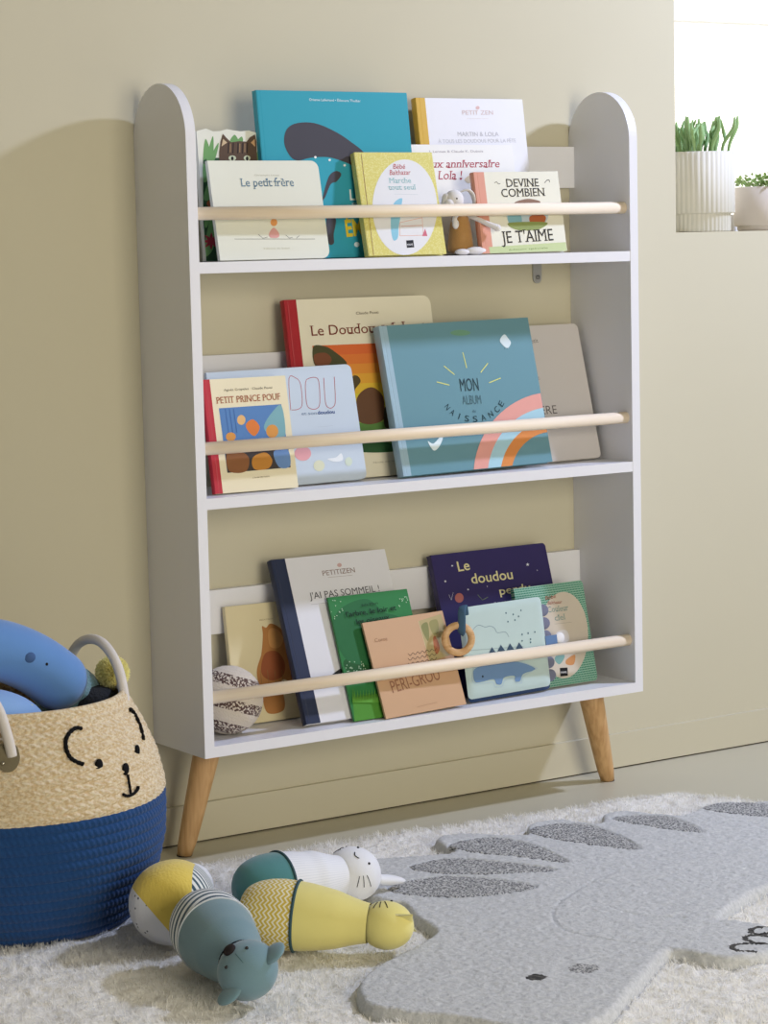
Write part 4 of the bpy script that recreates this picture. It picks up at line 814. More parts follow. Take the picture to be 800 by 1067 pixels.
# ---------------------------------------------------------------- cloth book with teething ring
FMINT = mat('#bdd0ca', .95, 'mint_fabric', noise=(25, .03), bump=(900, .35, .0006), spec=.1, sheen=.3)
FNAVY = mat('#2f4468', .95, 'navy_fabric', noise=(30, .05), bump=(900, .35, .0006), spec=.1, sheen=.3)
FGREY = mat('#76798c', .95, 'grey_violet_fabric', noise=(30, .05), bump=(900, .35, .0006), spec=.1, sheen=.3)
FBLUE = mat('#6584ad', .95, 'mid_blue_fabric', noise=(30, .04), bump=(900, .35, .0006), spec=.1, sheen=.3)
FWHITE = mat('#e9e9ea', .95, 'white_fabric', noise=(30, .02), bump=(900, .35, .0006), spec=.1, sheen=.3)
def pillow(name, x0, z0, x1, z1, y0, th, m, par, wob=.0015, n=30, cr=.012):
    V = []; F = []
    for s in (0, 1):
        for j in range(n+1):
            for i in range(n+1):
                u, v = i/n, j/n; e = min(u, 1-u)*(x1-x0); f = min(v, 1-v)*(z1-z0)
                k = min(1, e/cr)*min(1, f/cr); k = sin(pi/2*min(1, k)) if k > 0 else 0; k = k**.5
                x = x0+(x1-x0)*u; z = z0+(z1-z0)*v
                if e < cr and f < cr:   # rounded corner
                    cx = x0+cr*.6 if u < .5 else x1-cr*.6; cz = z0+cr*.6 if v < .5 else z1-cr*.6
                    if (x-cx)*(1 if u > .5 else -1) > 0 and (z-cz)*(1 if v > .5 else -1) > 0:
                        d = math.hypot(x-cx, z-cz); mxx = max(abs(x-cx), abs(z-cz))
                        if d > 0: x = cx+(x-cx)*mxx/d; z = cz+(z-cz)*mxx/d
                y = y0+th/2+(-1 if s == 0 else 1)*th/2*k
                V.append((x+wob*sin(v*9+1)*(.5-u)*0, y+ (wob*.3*sin(u*14)*sin(v*11) if s else 0), z))
        N = (n+1)**2
    for j in range(n):
        for i in range(n):
            a = j*(n+1)+i; F.append((a, a+1, a+n+2, a+n+1)); F.append((N+a, N+a+n+1, N+a+n+2, N+a+1))
    return mobj(name, V, F, m, par, smooth=True)
z, x, y, w_, h, le, ya, ro, t = BOOK_POSE['cloth']
cb = empty('cloth_book'); cb.matrix_world = rootmat('cloth'); tag(cb, 'quilted mint cloth baby book with an applique crocodile and grey fins', 'cloth book', GC)
pillow('back_page', .004, .0002, w_+.001, h-.004, .0072, .0065, FNAVY, cb)
pillow('front_page', -.001, .006, w_-.003, h+.001, 0, .0068, FMINT, cb)
printing('cloth', cb, w_, h)
for i in range(6):
    zc = .022+i*.0205; o = ball('side_fin', (w_+.0005, .0070, zc), (.0125, .0022, .0098), FGREY, cb, seg=20)
o = box('ribbon_tab', (w_-.004, .0015, .070), (w_+.019, .0035, .084), FBLUE, cb, bevel=.0006)
ball('tab_tip', (w_+.026, .003, .078), (.009, .0022, .0085), FWHITE, cb, seg=20)
# ring (hangs from the cloth book's corner: part of it)
inv = cb.matrix_world.inverted()
RW = woodmat('ring_beech', '#c79a66', '#dcb585')
rc = Vector((.4555, -.1335, .2795)); nrm = Vector((-.35, -.93, .1)).normalized(); ex = nrm.cross(Vector((0, 0, 1))).normalized(); ey = ex.cross(nrm)
V = []; F = []
for i in range(48):
    a = 2*pi*i/48; c = rc+(ex*cos(a)+ey*sin(a))*.0208; dr = (ex*cos(a)+ey*sin(a))
    for k in range(16): b = 2*pi*k/16; V.append(inv @ (c+dr*cos(b)*.0056+nrm*sin(b)*.0050))
for i in range(48):
    for k in range(16): F.append((i*16+k, ((i+1) % 48)*16+k, ((i+1) % 48)*16+(k+1) % 16, i*16+(k+1) % 16))
rg = mobj('teething_ring', V, F, RW, cb, smooth=True); rg['label'] = 'smooth wooden ring'
tube('strap', [inv @ Vector(q) for q in catmull([(.480, -.117, .312), (.470, -.128, .328), (.461, -.1365, .322), (.4585, -.1395, .305), (.458, -.139, .292), (.459, -.1335, .2885)], 6)], .0065, FNAVY if 0 else mat('#4f6c86', .95, 'strap_fabric', bump=(900, .3, .0005), spec=.1), cb, seg=12, flat=.22)
# ---------------------------------------------------------------- plush doll on the top shelf
DW = mat('#e4e1de', .95, 'doll_white_fleece', noise=(60, .04), bump=(600, .4, .0008), spec=.1, sheen=.3)
DB = mat('#b98d55', .95, 'mustard_knit', noise=(90, .12), bump=(500, .5, .001), spec=.1, sheen=.3)
dx, dy, dz = .495, -.1035, Z1
dl = empty('plush_doll', (dx, dy, dz)); tag(dl, 'small white plush doll with long ear and mustard brown body sitting between two books', 'soft toy')
lathe('body', [(.001, .004), (.016, .004), (.0195, .008), (.0195, .014), (.0178, .03), (.0155, .045), (.0125, .058), (.010, .066), (.004, .070), (.0005, .0705)], DB, dl, seg=32)
ball('head', (-.0115, -.002, .083), (.0155, .0135, .0155), DW, dl); ball('muzzle', (-.024, -.006, .078), (.008, .008, .007), DW, dl, seg=20)
ball('eye', (-.0155, -.0150, .085), (.0013, .0010, .0014), mat('#141414', .3), dl, seg=12)
tube('ear', catmull([(-.004, -.004, .094), (.008, -.008, .098), (.016, -.010, .092), (.0195, -.011, .078), (.017, -.0115, .067)], 5), [.002, .006, .0075, .006, .002], DW, dl, seg=14, flat=.35)
tube('ear', catmull([(-.018, .003, .094), (-.027, -.001, .090), (-.031, -.003, .076), (-.030, -.005, .066)], 5), [.002, .0045, .005, .002], DW, dl, seg=14, flat=.35)
tube('arm', catmull([(.008, -.006, .060), (.017, -.020, .054), (.030, -.0345, .045), (.038, -.0395, .041)], 5), [.003, .0036, .0042, .0050], DW, dl, seg=14); ball('paw', (.040, -.0402, .0400), (.0062, .0055, .0055), DW, dl, seg=16)
tube('arm', catmull([(-.010, -.006, .060), (-.018, -.013, .058), (-.0215, -.015, .050)], 5), [.003, .0035, .004], DW, dl, seg=14); ball('paw', (-.020, -.0165, .047), (.0055, .0045, .0075), DW, dl, seg=16)
ball('foot', (.012, -.024, .0065), (.019, .010, .0062), DW, dl, seg=20); ball('foot', (-.012, -.022, .0050), (.013, .009, .0048), DW, dl, seg=20)
# ---------------------------------------------------------------- woven ball on the bottom shelf
def ballpat(t, u, v, xyz):
    s = nmath(t, 'SINE', nmath(t, 'MULTIPLY', nmath(t, 'ADD', xyz[2], nmath(t, 'MULTIPLY', xyz[0], .35)), 175))
    c = t.nodes.new('ShaderNodeTexCoord'); n = t.nodes.new('ShaderNodeTexNoise'); n.inputs['Scale'].default_value = 330; n.inputs['Detail'].default_value = 1
    t.links.new(c.outputs['Object'], n.inputs['Vector'])
    sp = nmath(t, 'GREATER_THAN', n.outputs[0], .47); return nmath(t, 'MULTIPLY', nmath(t, 'GREATER_THAN', s, .15), sp)
bp_ = patmat('speckled_yarn', '#d3c8b8', '#5b4640', ballpat, bump=(420, .9, .002))
bw = empty('yarn_ball', (.078, -.088, Z3)); tag(bw, 'round woven ball banded in cream and speckled brown yarn', 'ball')
R_ = .0497; bm = bmesh.new(); bmesh.ops.create_icosphere(bm, subdivisions=6, radius=R_)
for v in bm.verts:
    v.co *= 1+.010*abs(sin((v.co.z+.35*v.co.x)*620)); v.co.z += R_+.0006
bb = bmobj('yarn_surface', bm, bp_, bw, smooth=True)
bb2 = tube('red_stitch', [(R_*1.012*cos(a)*cos(.25), R_*1.012*sin(a)*cos(.25)*1.0, R_+.0006+R_*1.0*sin(.25)) for a in np.linspace(-pi*.85, -pi*.15, 24)], .0011, mat('#96504a', .9), bw, seg=8)
# ================================================================ RUGS
def inpoly(x, y, P):
    x = np.asarray(x); y = np.asarray(y); c = np.zeros(x.shape, bool); n = len(P); j = n-1
    for i in range(n):
        xi, yi = P[i]; xj, yj = P[j]
        k = ((yi > y) != (yj > y)); 
        with np.errstate(divide='ignore', invalid='ignore'): c ^= k & (x < (xj-xi)*(y-yi)/(yj-yi)+xi)
        j = i
    return c
from mathutils.geometry import tessellate_polygon
def tess(P):
    o = []
    for t in tessellate_polygon([[Vector((p[0], p[1], 0)) for p in P]]):
        A, B, C = (Vector(P[i]).to_2d() for i in t)
        o.append(t if (B-A).cross(C-A) > 0 else t[::-1])
    return o
def slab(name, P, z0, z1, m, par, inset=.004):
    bm = bmesh.new(); n = len(P); c = Vector((sum(p[0] for p in P)/n, sum(p[1] for p in P)/n, 0))
    a = [bm.verts.new((p[0], p[1], z0)) for p in P]; b = [bm.verts.new((p[0], p[1], z1)) for p in P]
    for i in range(n): bm.faces.new((a[i], a[(i+1) % n], b[(i+1) % n], b[i]))
    for t in tess(P): bm.faces.new([b[i] for i in t]); bm.faces.new([a[i] for i in t[::-1]])
    return bmobj(name, bm, m, par)
def vnoise(x, y, s, seed):
    """smooth value noise"""
    r = np.random.default_rng(seed); G = r.random((64, 64))*2-1
    X = x*s+100; Y = y*s+100; xi = np.floor(X).astype(int); yi = np.floor(Y).astype(int); fx = X-xi; fy = Y-yi
    fx = fx*fx*(3-2*fx); fy = fy*fy*(3-2*fy); g = lambda i, j: G[(xi+i) % 64, (yi+j) % 64]
    return g(0, 0)*(1-fx)*(1-fy)+g(1, 0)*fx*(1-fy)+g(0, 1)*(1-fx)*fy+g(1, 1)*fx*fy
def furmat(name, c, tr=.3, c2=None):
    m = bpy.data.materials.new(name); m.use_nodes = True; t = m.node_tree; t.nodes.clear(); o = t.nodes.new('ShaderNodeOutputMaterial')
    d = t.nodes.new('ShaderNodeBsdfDiffuse'); s = t.nodes.new('ShaderNodeBsdfTranslucent'); x = t.nodes.new('ShaderNodeMixShader'); x.inputs[0].default_value = tr
    tc = t.nodes.new('ShaderNodeTexCoord'); n = t.nodes.new('ShaderNodeTexNoise'); n.inputs['Scale'].default_value = 9 if not c2 else 420; n.inputs['Detail'].default_value = 2
    t.links.new(tc.outputs['Object'], n.inputs['Vector']); mx = t.nodes.new('ShaderNodeMix'); mx.data_type = 'RGBA'
    mx.inputs[6].default_value = lin(c); a = lin(c); mx.inputs[7].default_value = lin(c2) if c2 else (a[0]*.93, a[1]*.92, a[2]*.88, 1)
    f = n.outputs[0]
    if c2: f = nmath(t, 'GREATER_THAN', n.outputs[0], .5)
    t.links.new(f, mx.inputs[0]); t.links.new(mx.outputs[2], d.inputs[0]); t.links.new(mx.outputs[2], s.inputs[0])
    t.links.new(d.outputs[0], x.inputs[1]); t.links.new(s.outputs[0], x.inputs[2]); t.links.new(x.outputs[0], o.inputs[0]); return m
def blades(name, px, py, z0, length, width, lean, m, par, seed=1, clump=60, tint=None):
    n = len(px); r = np.random.default_rng(seed)
    ang = r.random(n)*2*pi; a2 = vnoise(px, py, clump, seed+5)*pi*1.6+vnoise(px, py, clump/6, seed+9)*2
    ln = length*(.7+.6*r.random(n))*(1+.25*vnoise(px, py, clump/3, seed+2)); le = lean*(.4+.9*r.random(n))
    dx = (np.cos(a2)*.75+np.cos(ang)*.45)*le; dy = (np.sin(a2)*.75+np.sin(ang)*.45)*le
    w = width*(.7+.6*r.random(n)); q = np.hypot(dx, dy)+1e-6; jx = r.normal(0, .35, n); wx = (dy/q+jx*dx/q)*w/2; wy = (-dx/q+jx*dy/q)*w/2
    V = np.empty((n, 5, 3)); h1 = ln*.55; h2 = ln
    z0 = z0+0*px; V[:, 0] = np.stack([px-wx, py-wy, z0], 1); V[:, 1] = np.stack([px+wx, py+wy, z0], 1)
    mx = px+dx*ln*.35; my = py+dy*ln*.35; zz = z0+h1*np.sqrt(np.clip(1-(le*.5)**2, .1, 1))
    V[:, 2] = np.stack([mx+wx*.8, my+wy*.8, zz], 1); V[:, 3] = np.stack([mx-wx*.8, my-wy*.8, zz], 1)
    V[:, 4] = np.stack([px+dx*ln, py+dy*ln, z0+h2*np.sqrt(np.clip(1-(le*.8)**2, .15, 1))], 1)
    me = bpy.data.meshes.new(name); me.vertices.add(n*5); me.vertices.foreach_set('co', V.ravel())
    b = np.arange(n)*5
    lo = np.stack([b, b+1, b+2, b+3, b+3, b+2, b+4], 1).ravel(); me.loops.add(n*7); me.loops.foreach_set('vertex_index', lo.astype(np.int32))
    ls = np.stack([np.arange(n)*7, np.arange(n)*7+4], 1).ravel(); me.polygons.add(n*2); me.polygons.foreach_set('loop_start', ls.astype(np.int32))
    me.update(calc_edges=True); me.validate(); me.polygons.foreach_set('use_smooth', [True]*len(me.polygons)); me.materials.append(m)
    o = bpy.data.objects.new(name, me); COL.objects.link(o); o.parent = par; tag(o, kind='stuff'); return o
GREY = [(.818, -.424), (.758, -.384), (.700, -.395), (.653, -.412), (.613, -.340), (.571, -.333), (.545, -.362), (.525, -.372), (.498, -.317), (.445, -.316), (.411, -.358), (.395, -.356), (.344, -.304), (.301, -.293), (.276, -.322), (.265, -.378), (.205, -.360), (.156, -.340), (.127, -.372), (.115, -.416), (.095, -.447), (.056, -.458), (.045, -.490), (.050, -.535), (.060, -.560), (.038, -.618), (.023, -.682), (-.002, -.705), (-.060, -.735), (-.112, -.760), (-.165, -.80), (-.195, -.845), (-.207, -.889), (-.185, -.935), (-.155, -.975), (-.117, -1.05), (-.075, -1.088), (-.012, -1.074), (.095, -.999), (.185, -.935), (.206, -.938), (.215, -.965), (.235, -.995), (.272, -1.008), (.315, -1.0), (.355, -.965), (.365, -.925), (.350, -.880), (.337, -.862), (.398, -.823), (.486, -.786), (.60, -.78), (.76, -.76), (.92, -.70), (1.04, -.58), (1.05, -.46), (.95, -.40)]
GREYC = [(v.x, v.y) for v in catmull([(a, b, 0) for a, b in GREY], 4, True)]
PATCH = [[(.560, -.372), (.598, -.372), (.632, -.412), (.615, -.510), (.583, -.470)], [(.425, -.345), (.480, -.345), (.512, -.400), (.480, -.532), (.440, -.470), (.418, -.400)], [(.285, -.345), (.350, -.345), (.375, -.410), (.356, -.525), (.318, -.455), (.280, -.385)], [(.172, -.412), (.240, -.410), (.285, -.470), (.318, -.552), (.235, -.512), (.180, -.462)], [(.090, -.480), (.170, -.478), (.220, -.530), (.243, -.605), (.150, -.590), (.090, -.530)], [(.705, -.400), (.760, -.398), (.80, -.44), (.790, -.520), (.735, -.490)]]
PATCHC = [[(v.x, v.y) for v in catmull([(a, b, 0) for a, b in P], 6, True)] for P in PATCH]
RW_ = [(-.555, -.150), (-.30, -.158), (0, -.176), (.30, -.200), (.60, -.232), (.74, -.246), (.80, -.30), (.84, -.42), (.86, -.60), (.83, -1.0), (.80, -1.45), (-.50, -1.45), (-.54, -1.0), (-.552, -.6), (-.56, -.3)]
RWC = [(v.x, v.y) for v in catmull([(a, b, 0) for a, b in RW_], 4, True)]

def fieldmesh(P, step, seed, hole=None):
    """jittered interior points + outline, triangulated; returns xy array, tris, distance to the outline"""
    from mathutils.geometry import delaunay_2d_cdt
    A = np.array(P); x0, y0 = A.min(0); x1, y1 = A.max(0)
    gx, gy = np.meshgrid(np.arange(x0, x1, step), np.arange(y0, y1, step)); r = np.random.default_rng(seed)
    gx = (gx+r.uniform(-.3, .3, gx.shape)*step).ravel(); gy = (gy+r.uniform(-.3, .3, gy.shape)*step).ravel()
    k = inpoly(gx, gy, P)
    if hole is not None: k &= ~hole(gx, gy)
    gx, gy = gx[k], gy[k]; B = np.roll(A, -1, 0); d = np.full(len(gx), 9.)
    for (ax, ay), (bx_, by_) in zip(A, B):
        l2 = (bx_-ax)**2+(by_-ay)**2+1e-12; t = np.clip(((gx-ax)*(bx_-ax)+(gy-ay)*(by_-ay))/l2, 0, 1)
        d = np.minimum(d, np.hypot(gx-ax-t*(bx_-ax), gy-ay-t*(by_-ay)))
    k = d > step*.45; gx, gy, d = gx[k], gy[k], d[k]; n = len(A)
    vs = [Vector(p) for p in P]+[Vector((a, b)) for a, b in zip(gx.tolist(), gy.tolist())]
    o = delaunay_2d_cdt(vs, [(i, (i+1) % n) for i in range(n)], [], 1, 1e-7)
    xy = np.array([tuple(v) for v in o[0]]); src = [q[0] if q else 0 for q in o[3]]
    dd = np.concatenate([np.zeros(n), d]); dist = np.array([dd[q] for q in src])
    return xy, np.array([tuple(f) for f in o[2]], int), dist
def submesh(name, V, T, m, par, kind=None):
    u, inv_ = np.unique(T, return_inverse=True); me = bpy.data.meshes.new(name); vv = V[u]; T2 = inv_.reshape(T.shape)
    a = V[T]; nz = np.cross(a[:, 1, :2]-a[:, 0, :2], a[:, 2, :2]-a[:, 0, :2]); T2 = np.where(nz[:, None] < 0, T2[:, ::-1], T2)
    me.from_pydata(vv.tolist(), [], T2.tolist()); me.update(); me.polygons.foreach_set('use_smooth', [True]*len(me.polygons)); me.materials.append(m)
    o = bpy.data.objects.new(name, me); COL.objects.link(o); o.parent = par
    if kind: o['kind'] = kind
    return o
def surf(name, c, c2, sc, lo=.4, hi=.6, bump=.5):
    m = bpy.data.materials.new(name); m.use_nodes = True; t = m.node_tree; b = t.nodes['Principled BSDF']; b.inputs['Roughness'].default_value = .95; b.inputs['Specular IOR Level'].default_value = .05; b.inputs['Sheen Weight'].default_value = .25
    tc = t.nodes.new('ShaderNodeTexCoord'); n = t.nodes.new('ShaderNodeTexNoise'); n.inputs['Scale'].default_value = sc; n.inputs['Detail'].default_value = 3; t.links.new(tc.outputs['Object'], n.inputs['Vector'])
    mr_ = t.nodes.new('ShaderNodeMapRange'); mr_.inputs['From Min'].default_value = lo; mr_.inputs['From Max'].default_value = hi; t.links.new(n.outputs[0], mr_.inputs[0])
    mx = t.nodes.new('ShaderNodeMix'); mx.data_type = 'RGBA'; mx.inputs[6].default_value = lin(c); mx.inputs[7].default_value = lin(c2); t.links.new(mr_.outputs[0], mx.inputs[0]); t.links.new(mx.outputs[2], b.inputs['Base Color'])
    n2 = t.nodes.new('ShaderNodeTexNoise'); n2.inputs['Scale'].default_value = 520; t.links.new(tc.outputs['Object'], n2.inputs['Vector']); bp = t.nodes.new('ShaderNodeBump'); bp.inputs['Strength'].default_value = bump; bp.inputs['Distance'].default_value = .0015
    t.links.new(n2.outputs[0], bp.inputs['Height']); t.links.new(bp.outputs[0], b.inputs['Normal']); return m
FUR = furmat('white_fur', '#fdfcf9', .45); FURS = surf('white_fleece', '#f6f4ee', '#e9e5da', 60, .35, .7, .8)
def off(P, o=(.15, -.8)): return [(a-o[0], b-o[1]) for a, b in P]
def bask(x, y, r=.150): return np.hypot(x+.34, y+.245) < r
def fz(x, y):
    """height of the white pile"""
    h = .0150+.0022*vnoise(x, y, 22, 5)+.0020*vnoise(x+.3*vnoise(x, y, 9, 3), y, 70, 6)+.0016*vnoise(x, y, 150, 7)
    return h
rug = empty('fluffy_rug', (.15, -.8, 0)); tag(rug, 'long-pile fluffy white rug under the toys, basket and grey rug', 'rug')
slab('rug_backing', off(RWC), .0005, .004, mat('#ded8c8', .95, 'rug_backing_cloth', noise=(30, .05)), rug)
xy, T, ds = fieldmesh(RWC, .0042, 21)
V = np.concatenate([xy-np.array([.15, -.8]), np.zeros((len(xy), 1))], 1)
gin = inpoly(xy[:, 0], xy[:, 1], GREYC) | bask(xy[:, 0], xy[:, 1], .160)
V[:, 2] = .0045+(fz(xy[:, 0], xy[:, 1])-.0045)*np.sqrt(np.clip(1-(1-np.clip(ds/.014, 0, 1))**2, 0, 1)); V[gin, 2] = np.minimum(V[gin, 2], .0105)
submesh('fleece', V, T, FURS, rug)
N = 230000; px = rng.uniform(-.57, .87, N); py = rng.uniform(-1.30, -.14, N); k = inpoly(px, py, RWC) & ~inpoly(px, py, GREYC) & ~bask(px, py, .157)
for cxy in ((-.25, -.51), (-.16, -.61), (-.26, -.63), (-.10, -.49)): k &= np.hypot(px-cxy[0], py-cxy[1]) > .022
px, py = px[k], py[k]
blades('rug_pile', px-.15, py+.8, fz(px, py)-.003, .0085, .0011, .9, FUR, rug, 3, 45)
# fringe standing out all round the edge
t_ = np.linspace(0, len(RWC)-1e-6, 16000); i0 = t_.astype(int); f_ = t_-i0; RA = np.array(RWC); ex_ = RA[i0]*(1-f_)[:, None]+RA[(i0+1) % len(RA)]*f_[:, None]; ex_ += rng.normal(0, .003, ex_.shape)
blades('rug_fringe', ex_[:, 0]-.15, ex_[:, 1]+.8, .003+rng.random(len(ex_))*.007, .0105, .0012, 1.1, FUR, rug, 8, 30)
GRM = surf('grey_pile', '#d0d1cf', '#bcbebd', 200, .35, .65, .7); SPK = surf('speckled_pile', '#c6c6c3', '#66686a', 330, .44, .54, .9); BLK = surf('black_pile', '#131416', '#1e1f22', 300)
gr = empty('dinosaur_rug', (.3, -.7, .0112)); tag(gr, 'grey tufted rug shaped like a dinosaur with speckled back plates, lying on the white rug', 'rug')
def offg(P): return off(P, (.3, -.7))
def ell(x, y, c, a, b, ang): dx = x-c[0]; dy = y-c[1]; return ((dx*cos(ang)+dy*sin(ang))/a)**2+((-dx*sin(ang)+dy*cos(ang))/b)**2 < 1
def nearline(x, y, L, w):
    m = np.zeros(len(x), bool)
    for (x0, y0), (x1, y1) in zip(L[:-1], L[1:]):
        d2 = (x1-x0)**2+(y1-y0)**2; t = np.clip(((x-x0)*(x1-x0)+(y-y0)*(y1-y0))/d2, 0, 1); m |= np.hypot(x-x0-t*(x1-x0), y-y0-t*(y1-y0)) < w
    return m
CL = [[(.302, -.978), (.285, -.964), (.268, -.962), (.259, -.972), (.260, -.984), (.272, -.996)], [(.330, -.964), (.316, -.945), (.304, -.944), (.296, -.954), (.296, -.967), (.304, -.980)], [(.359, -.935), (.345, -.924), (.331, -.925), (.322, -.936), (.323, -.948), (.337, -.952)]]
xy, T, ds = fieldmesh(GREYC, .0027, 31); X, Y = xy[:, 0], xy[:, 1]; r_n = np.random.default_rng(5)
V = np.concatenate([xy-np.array([.3, -.7]), np.zeros((len(xy), 1))], 1)
top = .0185+.0007*vnoise(X, Y, 120, 41)+.0006*vnoise(X, Y, 300, 42)+.0006*vnoise(X, Y, 14, 44)+r_n.normal(0, .00035, len(X))
V[:, 2] = top*np.sqrt(np.clip(1-(1-np.clip(ds/.009, 0, 1))**2, 0, 1))
for P in PATCHC: V[nearline(X, Y, P+[P[0]], .0016), 2] -= .0028
SEAM = [[(.205, -.93), (.15, -.80), (.20, -.70), (.33, -.62)], [(.337, -.862), (.27, -.80), (.26, -.74)]]
for L in SEAM: V[nearline(X, Y, [(v.x, v.y) for v in catmull([(a, b, 0) for a, b in L], 6)], .0014), 2] -= .0020
c = xy[T].mean(1); cx_, cy_ = c[:, 0], c[:, 1]; rest = np.ones(len(T), bool)
for P in PATCHC:
    k = inpoly(cx_, cy_, P); submesh('back_plate', V, T[k], SPK, gr); rest &= ~k
k = ell(cx_, cy_, (.004, -.920), .0115, .0115, 0); submesh('eye', V, T[k], BLK, gr); rest &= ~k
k = ell(cx_, cy_, (.070, -.925), .019, .017, 0); submesh('nostril', V, T[k], SPK, gr); rest &= ~k
for L in CL: k = nearline(cx_, cy_, L, .0038); submesh('claw', V, T[k], BLK, gr); rest &= ~k
submesh('rug_body', V, T[rest], GRM, gr)
# ================================================================ BASKET
bx, by = -.34, -.245; bz = .012
PR = [(.012, .150), (.022, .160), (.05, .176), (.085, .1895), (.12, .1975), (.155, .1995), (.19, .1985), (.23, .189), (.27, .1715), (.300, .1545), (.306, .152)]
def PRr(z): return float(np.interp(z, [a for a, b in PR], [b for a, b in PR]))
bk = empty('storage_basket', (bx, by, bz)); tag(bk, 'round woven basket, natural straw above and blue below, with an embroidered bear face', 'basket')
ZB = .178
def blue_disp(a, z, r):
    zz = z+bz; row = (zz-.012)/.0128; f = row-math.floor(row); i = math.floor(row)
    return .0026*abs(sin(pi*f))**.6+.0006*sin(a*150+f*5+i*2.1)-.0015
def straw_disp(a, z, r):
    zz = z+bz; row = (zz-ZB)/.0108; f = row-math.floor(row); i = math.floor(row)
    ph = a*84/(2*pi)+.5*(i % 2)+abs(f-.5)*1.5+(.5 if f > .5 else 0)
    return .0046*abs(sin(pi*f))**.45*(.25+.75*abs(sin(pi*ph))**.8)-.0022
def fabric_rows(name, c1, c2, sc, stre): return mat(c1, .9, name, noise=(sc, .1), bump=(500, stre, .0012), spec=.12, second=c2)
BLUEM = mat('#244b80', .9, 'blue_cotton_rope', noise=(220, .12), bump=(600, .7, .0015), spec=.12, sheen=.15)
STRAW = mat('#dfd2b6', .85, 'natural_straw_braid', noise=(230, .2), bump=(420, .6, .0012), spec=.15, second='#cbb48e')
zs = np.arange(.0125, ZB, .0011); lathe('blue_band', [(PRr(z), z-bz) for z in zs], BLUEM, bk, seg=700, disp=blue_disp)
zs = np.arange(ZB-.0008, .3065, .00108); lathe('straw_band', [(PRr(z), z-bz) for z in zs], STRAW, bk, seg=1150, disp=straw_disp)
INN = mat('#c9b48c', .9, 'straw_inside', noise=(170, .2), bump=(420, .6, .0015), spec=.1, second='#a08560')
lathe('inner_lining', [(PRr(z)-.0065, z-bz) for z in np.linspace(.304, .02, 40)]+[(.08, .02-bz), (.0005, .02-bz)], INN, bk, seg=96)
lathe('rim', [(.152+.0042*cos(a)-.0035, .3055-bz+.0042*sin(a)) for a in np.linspace(-.6, pi+.6, 12)], STRAW, bk, seg=200)
lathe('base', [(.0005, .0004), (.12, .0004), (.150, .0012)], BLUEM, bk, seg=96)
BLACK = mat('#121214', .85, 'black_embroidery_yarn', bump=(900, .6, .001), spec=.15)
def sp(th, z, o=.0028):
    r = PRr(z)+o; return Vector((r*cos(radians(th)), r*sin(radians(th)), z-bz))
def stitch(name, L, rad):
    pts = catmull([sp(a, z) for a, z in L], 8); n = len(pts)
    return tube(name, pts, [rad*(.8+.3*abs(sin(i*.9))) for i in range(n)], BLACK, bk, seg=10, flat=.9)
stitch('ear_embroidery', [(-81.5, .285), (-84.5, .2868), (-88.8, .281), (-91.1, .271), (-90.9, .258), (-88.9, .25), (-85.5, .2445)], .0027)
stitch('ear_embroidery', [(-43.3, .288), (-41.3, .289), (-40.2, .280), (-42.0, .266), (-45.1, .2515)], .0024)
def patchball(name, th, z, rx, rz):
    c = sp(th, z, .0010); m = Matrix.Rotation(radians(th), 3, 'Z'); return ball(name, c, (.0030, rx, rz), BLACK, bk, mtx=m, seg=20)
patchball('eye_embroidery', -78.4, .240, .0060, .0078); patchball('eye_embroidery', -54.0, .243, .0055, .0078); patchball('nose_embroidery', -65.7, .2275, .0062, .0080)
stitch('mouth_embroidery', [(-65.7, .221), (-66.0, .212), (-66.3, .2), (-66.5, .196)], .0018); stitch('mouth_embroidery', [(-70.5, .1995), (-68.7, .196), (-66.5, .1955), (-64, .197), (-61.8, .2), (-61.3, .203)], .0021)
HND = mat('#dcd6cf', .8, 'cotton_handle', noise=(60, .05), bump=(500, .5, .0008), spec=.15)
def bkp(L): return [Vector((a-bx, b-by, c-bz)) for a, b, c in L]
tube('handle', catmull(bkp([(-.2135, -.326, .275), (-.2115, -.324, .300), (-.2115, -.308, .338), (-.2125, -.275, .362), (-.2135, -.238, .366), (-.2145, -.200, .354), (-.2155, -.172, .328), (-.2145, -.160, .300), (-.216, -.160, .275)]), 8), .0066, HND, bk, seg=16)
hl = catmull(bkp([(-.4105, -.4065, .262), (-.4150, -.4035, .290), (-.423, -.394, .325), (-.437, -.368, .352), (-.463, -.330, .356), (-.485, -.286, .345), (-.4955, -.257, .318), (-.496, -.248, .285)]), 8)
tube('handle', hl, .0066, HND, bk, seg=16)
# leather plate with rivets at the front-left handle
LEA = mat('#7c7257', .45, 'olive_leather', noise=(80, .1), bump=(300, .3, .0006), spec=.4)
bm = bmesh.new(); ol = [(-9, 12), (9, 12), (13.5, 4), (13.5, -4), (8, -12), (0, -15), (-8, -12), (-13.5, -4), (-13.5, 4)]
olc = catmull([(a/1000*.98, b/1000*1.15, 0) for a, b in ol], 5, True)
def pl(u, v, o):
    th = -115.2+math.degrees(u/.172); return sp(th, .262+v, o)
a = [bm.verts.new(pl(v.x, v.y, .0030)) for v in olc]; b = [bm.verts.new(pl(v.x, v.y, .0048)) for v in olc]
bm.faces.new(b); bm.faces.new(a[::-1])
for i in range(len(a)): bm.faces.new((a[i], a[(i+1) % len(a)], b[(i+1) % len(a)], b[i]))
lp = bmobj('leather_plate', bm, LEA, bk)
for u, v in ((.0065, .003), (-.006, -.0065)):
    ball('rivet', pl(u, v, .0052), (.0026, .0026, .0026), mat('#b9b2a0', .25, metal=.9, name='rivet_metal'), lp, seg=16)
